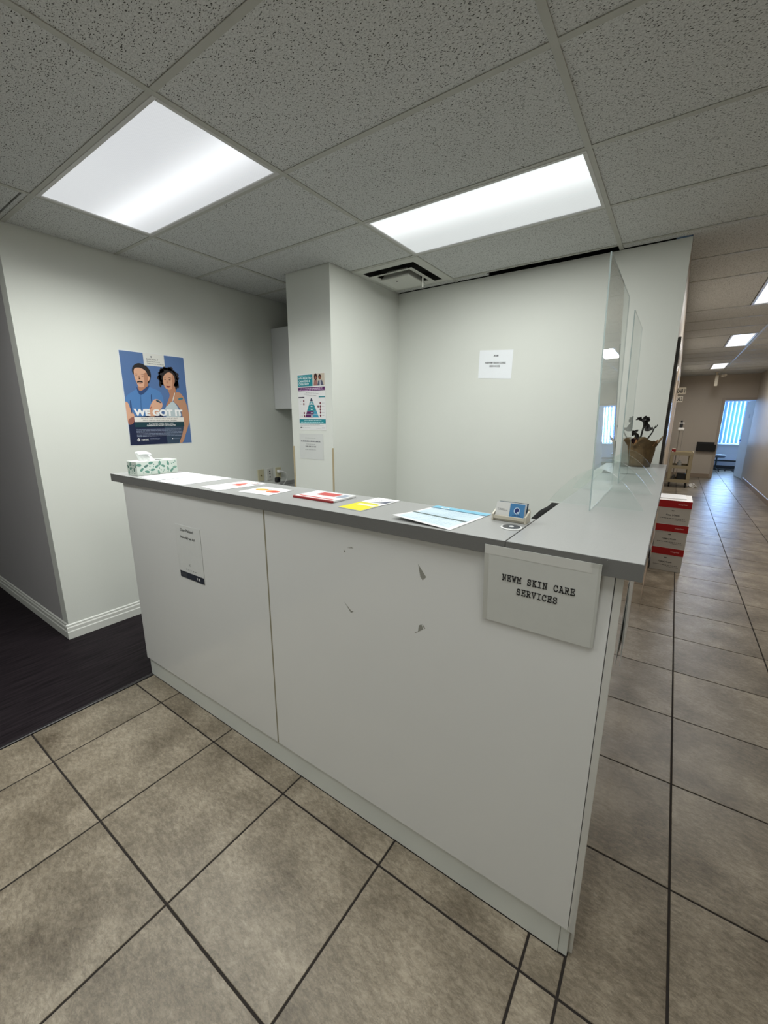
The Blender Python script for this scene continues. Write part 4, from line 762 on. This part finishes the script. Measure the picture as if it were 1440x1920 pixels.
p1 = plate('ivory wall plate with a single jack, leftmost of the three', 1.628, 1.704, IV); MB().lathe([(.007, .007), (.007, .012), (.004, .013), (.004, .018)], (XL, 1.666, .999), 12, axis=0).build('jack', mat('brass_jack', (.3, .24, .12), .3, metal=1), p1)
p2 = plate('white wall plate with data sockets, middle of the three', 1.741, 1.816, WP)
for z in (1.03, 1.005, .97): MB().bbox(XL+.0072, XL+.009, 1.771, 1.787, z-.006, z+.006, .001, 1).build('socket', mat('socket_dark', (.05, .05, .05), .5), p2)
p3 = plate('ivory power outlet with a white plug in it', 1.858, 1.932, IV)
for z in (1.025, .972): MB().bbox(XL+.0072, XL+.0085, 1.880, 1.910, z-.014, z+.014, .005, 2).build('socket', mat('socket_ivory', s2l((186, 178, 146)), .4), p3)
ad_ = MB().bbox(XL+.009, XL+.045, 1.872, 1.912, 1.008, 1.036, .004, 2).build('phone_charger', mat('charger_white', (.8, .8, .8), .35), None, (XL+.02, 1.89, 1.022)); tag(ad_, 'white plug-in charger with a looping white cord', 'charger')
MB().tube([(XL+.045, 1.90, 1.022), (XL+.065, 1.915, 1.02), (XL+.075, 1.945, 1.0), (XL+.075, 1.955, .96), (XL+.07, 1.94, .92), (XL+.06, 1.92, .89), (XL+.06, 1.91, .872)], .0025, 6).build('cord', MATS['charger_white'], ad_)
cm = empty('mini_camera', (-3.26, 1.80, .866)); tag(cm, 'small black cube camera on a white stem before the wall outlets', 'camera')
MB().bbox(-3.285, -3.245, 1.770, 1.822, .920, .972, .01, 3).build('camera_body', BLACK, cm); MB().tube([(-3.265, 1.797, .87), (-3.265, 1.797, .921)], .006, 8).lathe([(.025, .0005), (.024, .005)], (-3.265, 1.797, .866), 16).build('stem', MATS['charger_white'], cm)
MB().lathe([(.009, 0), (.009, .002)], (-3.2455, 1.797, .95), 12, axis=0).build('lens', mat('lens_black', (.02, .02, .03), .1), cm)

# ================================================================== OFFICE CHAIR BEHIND THE COUNTER
oc = empty('office_chair', (-.62, .93, 0)); tag(oc, 'black office chair behind the counter corner with only its back edge showing', 'chair')
BF = mat('chair_mesh_black', (.006, .006, .006), .8, .15)
bk_ = MB(); nn = 12
for k in (0, 1):
    for i in range(nn+1):
        for j in range(7):
            a = i/nn*2-1; q = j/6; z = .62+.555*q-.09*max(0, abs(a)-.45)**1.3*q; bk_.v.append((-.405+.02*q-.035*a*a+(.04 if k else 0), .93+.23*a*(1-.08*q), z))
idb = lambda k, i, j: k*(nn+1)*7+i*7+j
for i in range(nn):
    for j in range(6): bk_.f += [(idb(0, i, j), idb(0, i+1, j), idb(0, i+1, j+1), idb(0, i, j+1)), (idb(1, i, j), idb(1, i, j+1), idb(1, i+1, j+1), idb(1, i+1, j))]
for i in range(nn): bk_.f += [(idb(0, i, 6), idb(0, i+1, 6), idb(1, i+1, 6), idb(1, i, 6)), (idb(0, i, 0), idb(1, i, 0), idb(1, i+1, 0), idb(0, i+1, 0))]
for j in range(6): bk_.f += [(idb(0, 0, j), idb(0, 0, j+1), idb(1, 0, j+1), idb(1, 0, j)), (idb(0, nn, j), idb(1, nn, j), idb(1, nn, j+1), idb(0, nn, j+1))]
bk_.m = [0]*len(bk_.f); bk_.build('backrest', BF, oc, smooth=True)
MB().bbox(-.86, -.43, .70, 1.16, .46, .54, .03, 3).build('seat', BF, oc); MB().bbox(-.46, -.375, .89, .97, .5, .68, .01, 1).build('back_bracket', BLACK, oc)
MB().tube([(-.62, .93, .09), (-.62, .93, .46)], .028, 12).build('gas_lift', mat('chair_steel', (.4, .4, .4), .3, metal=1), oc)
for k in range(5):
    a = k*2*math.pi/5+.3; ex, ey = -.62+.3*math.cos(a), .93+.3*math.sin(a)
    lg = MB().tube([(-.62, .93, .1), (ex, ey, .075)], [.025, .014], 8).build('base_leg', BLACK, oc); MB().lathe([(.026, -.012), (.028, 0), (.026, .012)], (ex, ey, .032), 14, axis=1).build('caster', BLACK, lg)

# ================================================================== CORRIDOR
# ---- paper boxes
RB = mat('box_red', s2l((176, 16, 22)), .35); BW = mat('box_card_white', s2l((206, 204, 200)), .5); BT = mat('box_lid_white', s2l((226, 224, 222)), .45)
def paper_box():
    o = empty('paper_box', (.151, 4.255, 0)); x0, x1, y0, y1 = .012, .291, 4.038, 4.472
    b = MB().bbox(x0+.003, x1-.003, y0+.003, y1-.003, .0005, .247, .001, 1).build('carton', BW, o)
    l = MB(); l.box(x0, x1, y0, y0+.0025, .177, .2505).box(x0, x1, y1-.0025, y1, .177, .2505).box(x0, x0+.0025, y0+.0025, y1-.0025, .177, .2505).box(x1-.0025, x1, y0+.0025, y1-.0025, .177, .2505); l.box(x0, x1, y0, y1, .2505, .2522, 1); ld = l.build('lid', [RB, BT], o)
    sh = Sheet('front_face', '', '', (x0, y0-.0004, 0), XU, ZU, .279, .25, BW, .0001, None, ld)
    bpy.data.objects.remove(sh.ob); sh.ob = ld
    sh.text('staples', .165, .205, .24, .223, C(226, 170, 168), 2, .02).done()
    sh = Sheet('front_face', '', '', (x0, y0+.0024, 0), XU, ZU, .279, .25, BW, .0001, None, b); bpy.data.objects.remove(sh.ob); sh.ob = b
    sh.rect(.118, .141, .142, .148, C(40, 40, 40), 1).text('Copy | Copie', .075, .088, .19, .108, C(40, 40, 42), 2, .02).lines(.03, .24, [.060], .007, C(130, 128, 126), 1, 0, 4).lines(.15, .25, [.046], .005, C(140, 138, 136), 1, 0, 5)
    sh.done(); return o
b0 = paper_box(); tag(b0, 'red-lidded copy paper box on the floor, bottom of the stack of three', 'box', 'stacked copy paper boxes')
for k, (dx, lab) in enumerate(((.004, 'red-lidded copy paper box in the middle of the stack of three'), (.002, 'red-lidded copy paper box on top of the stack of three'))):
    c_ = copy_tree(b0, (.151+dx, 4.255, .2525*(k+1))); c_['label'] = lab
s = Sheet('box_papers', 'white printed sheets lying on top of the paper box stack', 'paper', (.02, 4.14, .7582), (1, .02, 0), (-.02, 1, 0), .225, .29, PAPER, .006); s.lines(.02, .2, [.06, .1, .15, .2, .25], .006, C(180, 180, 180), 1, .2, 3); s.done()
# ---- panel on the left corridor wall
d1 = empty('wall_panel', (XH, 2.9, 1.16)); tag(d1, 'tall glossy panel with a dark edge hung on the corridor wall just past the counter', 'wall panel')
MB().box(XH+.0005, XH+.019, 2.552, 2.556, 1.16, 2.115).build('edge_strip', mat('panel_edge_dark', (.05, .048, .045), .5), d1)
MB().bbox(XH+.0005, XH+.0185, 2.5565, 3.30, 1.16, 2.115, .001, 1).build('face_board', mat('panel_gloss', (.50, .46, .40), .12, .5), d1)
for nm, ya in (('trim_4', 4.75), ('trim_5', 6.5), ('trim_6', 8.2)):
    o = MB().bbox(XH+.0003, XH+.014, ya, ya+.07, 0.003, 2.12, .002, 1).bbox(XH+.0003, XH+.014, ya+.93, ya+1.0, 0.003, 2.12, .002, 1).bbox(XH+.0003, XH+.014, ya+.07, ya+.93, 2.05, 2.12, .002, 1).build(nm, mat('casing', (.5, .42, .33), .3)); struct(o, 'beige door casing on the left corridor wall, '+{'trim_4': 'nearest', 'trim_5': 'middle', 'trim_6': 'farthest'}[nm], 'trim')
# ---- flag signs
for y, st, x1, z0, z1, lab in ((7.0, 'LAB 1', .112, 1.944, 2.043, 'first projecting corridor sign lettered LAB 1'), (8.6, 'LAB 2', .094, 1.876, 1.984, 'second projecting corridor sign lettered LAB 2, farther along')):
    sh = Sheet('lab_sign', lab, 'sign', (XH+.0006, y, z0), XU, ZU, x1-XH-.001, z1-z0, C(190, 182, 166, .4), .004, 'projecting corridor signs'); ww = x1-XH; hh = z1-z0
    sh.text(st, .012, hh*.2, ww-.012, hh*.85, INK, 1, .05).done()
# ---- utility cart
ca = empty('utility_cart', (.28, 10.95, 0)); tag(ca, 'beige three-shelf plastic utility cart against the left corridor wall', 'cart')
CT = mat('cart_beige', s2l((172, 160, 132)), .5); a0, a1, c0, c1 = .03, .47, 10.75, 11.3
for z, nm in ((.115, 'shelf'), (.44, 'shelf'), (.745, 'top_tray')):
    m3 = MB().box(a0, a1, c0, c1, z, z+.02); hh = .075
    for q in ((a0, a1, c0, c0+.015), (a0, a1, c1-.015, c1), (a0, a0+.015, c0+.015, c1-.015), (a1-.015, a1, c0+.015, c1-.015)): m3.box(*q, z+.02, z+hh)
    m3.build(nm, CT, ca)
for x in (a0+.002, a1-.072):
    for y in (c0+.004, c1-.074): MB().bbox(x, x+.07, y, y+.05, .19, .745, .01, 2).build('post', CT, ca)
for x in (a0+.06, a1-.06):
    for y in (c0+.06, c1-.06): MB().lathe([(.04, -.016), (.045, 0), (.04, .016)], (x, y, .046), 14, axis=0).box(x-.02, x+.02, y-.02, y+.02, .07, .115).build('caster', BLACK, ca)
def small(name, label, cat, mb, m): o = mb.build(name, m, None, mb.v[0]); return tag(o, label, cat)
ls = MB().bbox(.12, .36, 10.80, 11.0, .4605, .5, .004, 1).build('black_tray', BLACK, None, (.24, 10.9, .46)); tag(ls, 'shallow black tray on the middle shelf of the cart', 'tray')
bt = MB().lathe([(.02, 0), (.045, .004), (.045, .07), (.02, .095), (.018, .12), (.012, .125)], (.235, 10.87, .5005), 14).build('bottle', mat('bottle_clear', (.5, .52, .5), .2), None, (.235, 10.87, .5005)); tag(bt, 'small round bottle on the middle shelf of the cart', 'bottle')
bb = MB().bbox(.22, .385, 10.79, 11.1, .136, .32, .006, 1).build('black_bin', BLACK, None, (.3, 10.95, .136)); tag(bb, 'black bin on the bottom shelf of the cart', 'bin')
bd = MB()
for k in range(7): 
    q = R9.uniform(-.03, .03); bd.bbox(.105+.012*k*.6, .145+.012*k*.6, 10.80+.01*k, 10.86+.01*k, .136+.017*k*.6, .17+.017*k+abs(q), .008, 1)
bdo = bd.build('cable_bundle', mat('bundle_grey', (.12, .11, .10), .6), None, (.15, 10.85, .136)); tag(bdo, 'tangled dark bundle on the bottom shelf of the cart', 'bundle')
shp = empty('sharps_container', (.075, 10.9, .766)); tag(shp, 'red sharps container on the left of the cart top', 'container')
MB().bbox(.047, .125, 10.83, 10.98, .7655, .875, .008, 2).build('tub', mat('sharps_red', s2l((150, 18, 24)), .4), shp); MB().bbox(.05, .12, 10.835, 10.97, .8755, .895, .006, 2).build('lid', mat('sharps_lid', s2l((190, 176, 160)), .4), shp); MB().box(.055, .085, 10.8285, 10.8295, .775, .83).build('label', PAPER, shp)
ds_ = empty('sanitizer_stand', (.15, 11.75, 0)); tag(ds_, 'thin sanitizer stand with black and white dispenser head behind the cart', 'stand')
STL = mat('stand_steel', (.35, .33, .29), .35, metal=.7)
MB().lathe([(.15, .001), (.145, .014), (.02, .02)], (.15, 11.75, 0), 20).build('base', STL, ds_); MB().tube([(.15, 11.75, .02), (.145, 11.75, 1.3)], .013, 8).build('pole', STL, ds_); MB().tube([(.215, 11.75, .02), (.22, 11.75, 1.3)], .005, 6).build('cord', STL, ds_)
MB().bbox(.10, .235, 11.69, 11.81, 1.285, 1.36, .02, 2).build('drip_tray', mat('stand_white', (.7, .68, .64), .4), ds_); MB().bbox(.13, .195, 11.71, 11.79, 1.361, 1.46, .012, 2).build('dispenser', BLACK, ds_); MB().bbox(.108, .222, 11.70, 11.80, 1.461, 1.485, .006, 2).build('collar', MATS['stand_white'], ds_); MB().lathe([(.022, 0), (.022, .04), (.01, .055)], (.162, 11.75, 1.4855), 12).build('pump', BLACK, ds_)
# crumpled white bag
cw = MB(); nA, nB = 14, 8
for j in range(nB+1):
    for i in range(nA):
        a = 2*math.pi*i/nA; t = math.pi/2*j/nB; r = (1+.18*math.sin(a*3+j)+.1*math.sin(a*7+2*j))*math.cos(t)+.01; cw.v.append((.545+.085*r*math.cos(a), 11.0+.06*r*math.sin(a), .002+.085*math.sin(t)*(1+.2*math.sin(a*4))))
for j in range(nB):
    for i in range(nA): cw.f.append((j*nA+i, j*nA+(i+1) % nA, (j+1)*nA+(i+1) % nA, (j+1)*nA+i)); cw.m.append(0)
cw.f.append(tuple(range(nA))[::-1]); cw.m.append(0)
o = cw.build('crumpled_bag', mat('bag_white', (.6, .58, .54), .5), None, (.545, 11.0, 0)); tag(o, 'crumpled white bag on the floor beside the cart', 'bag')
# ---- wall file holder
fh = empty('wall_file_holder', (.8, YFAR-.06, .71)); tag(fh, 'black wall-mounted file holder on the corridor end wall', 'file holder')
MB().bbox(.585, 1.0, YFAR-.012, YFAR-.001, .72, .962, .003, 1).build('back_plate', BLACK, fh)
MB().prism([(YFAR-.10, .72), (YFAR-.013, .72), (YFAR-.013, .732), (YFAR-.092, .732), (YFAR-.112, .905), (YFAR-.12, .905)], 0, .585, 1.0).build('pocket', mat('black_gloss', (.012, .012, .013), .18), fh)
# ---- emergency light
em = empty('emergency_light', (.72, 12.3, H)); tag(em, 'small beige emergency light unit hanging from the far corridor ceiling', 'emergency light')
EM = mat('emergency_beige', s2l((205, 196, 176)), .4)
MB().bbox(.67, .77, 12.27, 12.33, H-.014, H-.0018, .004, 1).build('mount', EM, em); MB().tube([(.72, 12.3, H-.014), (.72, 12.3, H-.07)], .02, 10).build('stem', EM, em); MB().bbox(.69, .76, 12.26, 12.34, H-.335, H-.07, .008, 2).build('battery_box', EM, em)
for dx in (.055, .105):
    q = MB().tube([(.755+dx*.4, 12.28, H-.1), (.775+dx, 12.26, H-.125+dx*.3)], .009, 8).build('arm', EM, em); MB().lathe([(.016, 0), (.03, -.03), (.03, -.045)], (.775+dx, 12.26, H-.12+dx*.3), 12, axis=1).build('lamp_head', EM, q)
# ---- far door, window, blinds, heater, chair
fm = mat('far_frame', (.42, .36, .30), .4)
o = MB().bbox(.965, 1.03, YFAR-.02, YFAR+.12, 0.003, 2.11, .002, 1).bbox(1.03, XR, YFAR-.02, YFAR+.12, 2.05, 2.11, .002, 1).build('trim_7', fm); struct(o, 'brown frame around the doorway at the corridor end', 'trim')
dd = empty('door_1', (1.695, 13.33, 0)); struct(dd, 'white door standing open into the far room', 'door')
ang = math.atan2(14.19-13.33, 1.585-1.69); du = Vector((math.cos(ang), math.sin(ang), 0)); dn = Vector((-du.y, du.x, 0))
def dbox(a0, a1, b0, b1, z0, z1):
    o_ = Vector((1.695, 13.33, 0)); return MB().add([tuple(o_+du*a+dn*b+Vector((0, 0, z))) for z in (z0, z1) for a, b in ((a0, b0), (a1, b0), (a1, b1), (a0, b1))], [(3, 2, 1, 0), (4, 5, 6, 7), (0, 1, 5, 4), (1, 2, 6, 5), (2, 3, 7, 6), (3, 0, 4, 7)])
dbox(0, .86, -.02, .02, .008, 2.04).build('door_leaf', mat('door_white', (.70, .71, .72), .35), dd)
hd = dbox(.77, .82, .02, .028, .98, 1.03).build('door_handle', BLACK, dd); dbox(.68, .80, .05, .065, .997, 1.012).build('lever', BLACK, hd); dbox(.785, .80, .028, .05, .997, 1.012).build('spindle', BLACK, hd)
dbox(.36, .44, .0202, .022, 1.60, 1.70).build('door_sign', mat('door_sign_grey', (.45, .48, .55), .4), dd)
wn = empty('window_1', (2.0, 16.05, .8)); struct(wn, 'bright window with vertical blinds in the far room', 'window')
fm2 = MB()
for q in ((1.22, 2.75, .80, .84), (1.22, 2.75, 2.08, 2.12), (1.22, 1.26, .84, 2.08), (2.71, 2.75, .84, 2.08), (1.965, 2.005, .84, 2.08)): fm2.box(q[0], q[1], 16.03, 16.09, q[2], q[3])
fm2.build('window_frame', mat('window_alu', (.55, .58, .62), .4), wn); MB().box(1.26, 2.71, 16.055, 16.06, .84, 2.08).build('pane', GLASS, wn); MB().box(1.2, 2.77, 15.95, 16.0, .77, .80).build('window_sill', mat('sill_white', (.7, .72, .74), .4), wn)
def make_slat():
    m, nt, b = nodes('blind_fabric'); tr = N(nt, 'ShaderNodeBsdfTranslucent'); tr.inputs[0].default_value = (.20, .36, .66, 1); d = N(nt, 'ShaderNodeBsdfDiffuse'); d.inputs[0].default_value = (.42, .52, .66, 1); ms = N(nt, 'ShaderNodeMixShader'); ms.inputs[0].default_value = .45
    nt.links.new(d.outputs[0], ms.inputs[1]); nt.links.new(tr.outputs[0], ms.inputs[2]); nt.links.new(ms.outputs[0], nt.nodes['Material Output'].inputs['Surface']); return m
SL = make_slat()
vb = empty('vertical_blind', (2.0, 15.93, 2.1)); tag(vb, 'pale vertical blind hanging before the far window', 'blind')
MB().bbox(1.2, 2.77, 15.89, 15.94, 2.10, 2.14, .003, 1).build('headrail', mat('headrail_white', (.65, .67, .7), .4), vb)
for k in range(16):
    x = 1.262+.098*k; q = .032; MB().add([(x-q, 15.90, .83), (x+q, 15.925, .83), (x+q, 15.925, 2.10), (x-q, 15.90, 2.10), (x-q, 15.9012, .83), (x+q, 15.9262, .83), (x+q, 15.9262, 2.10), (x-q, 15.9012, 2.10)], [(0, 1, 2, 3), (7, 6, 5, 4), (0, 4, 5, 1), (1, 5, 6, 2), (2, 6, 7, 3), (3, 7, 4, 0)]).build('slat', SL, vb)
ht = empty('baseboard_heater', (1.9, 15.9, 0)); tag(ht, 'long dark-slotted baseboard heater under the far window', 'heater')
MB().prism([(15.995, .08), (15.90, .08), (15.90, .25), (15.93, .285), (15.995, .285)], 0, .9, 2.95).build('cover', mat('heater_grey', (.42, .43, .47), .4), ht)
MB().box(.9, 2.95, 15.893, 15.899, .255, .30).build('slot', BLACK, ht); MB().box(.9, 2.95, 15.893, 15.899, .03, .13).build('slot', BLACK, ht)
xc = empty('exam_stool', (1.22, 15.35, 0)); tag(xc, 'dark padded stool half hidden by the far doorway', 'stool')
MB().lathe([(.19, 0), (.21, .02), (.21, .07), (.18, .085)], (1.22, 15.35, .42), 20).build('seat', mat('stool_grey', (.10, .11, .13), .5), xc); MB().tube([(1.22, 15.35, .06), (1.22, 15.35, .42)], .022, 10).build('column', BLACK, xc)
for k in range(5):
    a = k*2*math.pi/5; MB().tube([(1.22, 15.35, .08), (1.22+.25*math.cos(a), 15.35+.25*math.sin(a), .035)], [.02, .012], 8).lathe([(.018, -.01), (.018, .01)], (1.22+.25*math.cos(a), 15.35+.25*math.sin(a), .019), 10, axis=1).build('base_leg', BLACK, xc)
print('objects', len(bpy.data.objects))
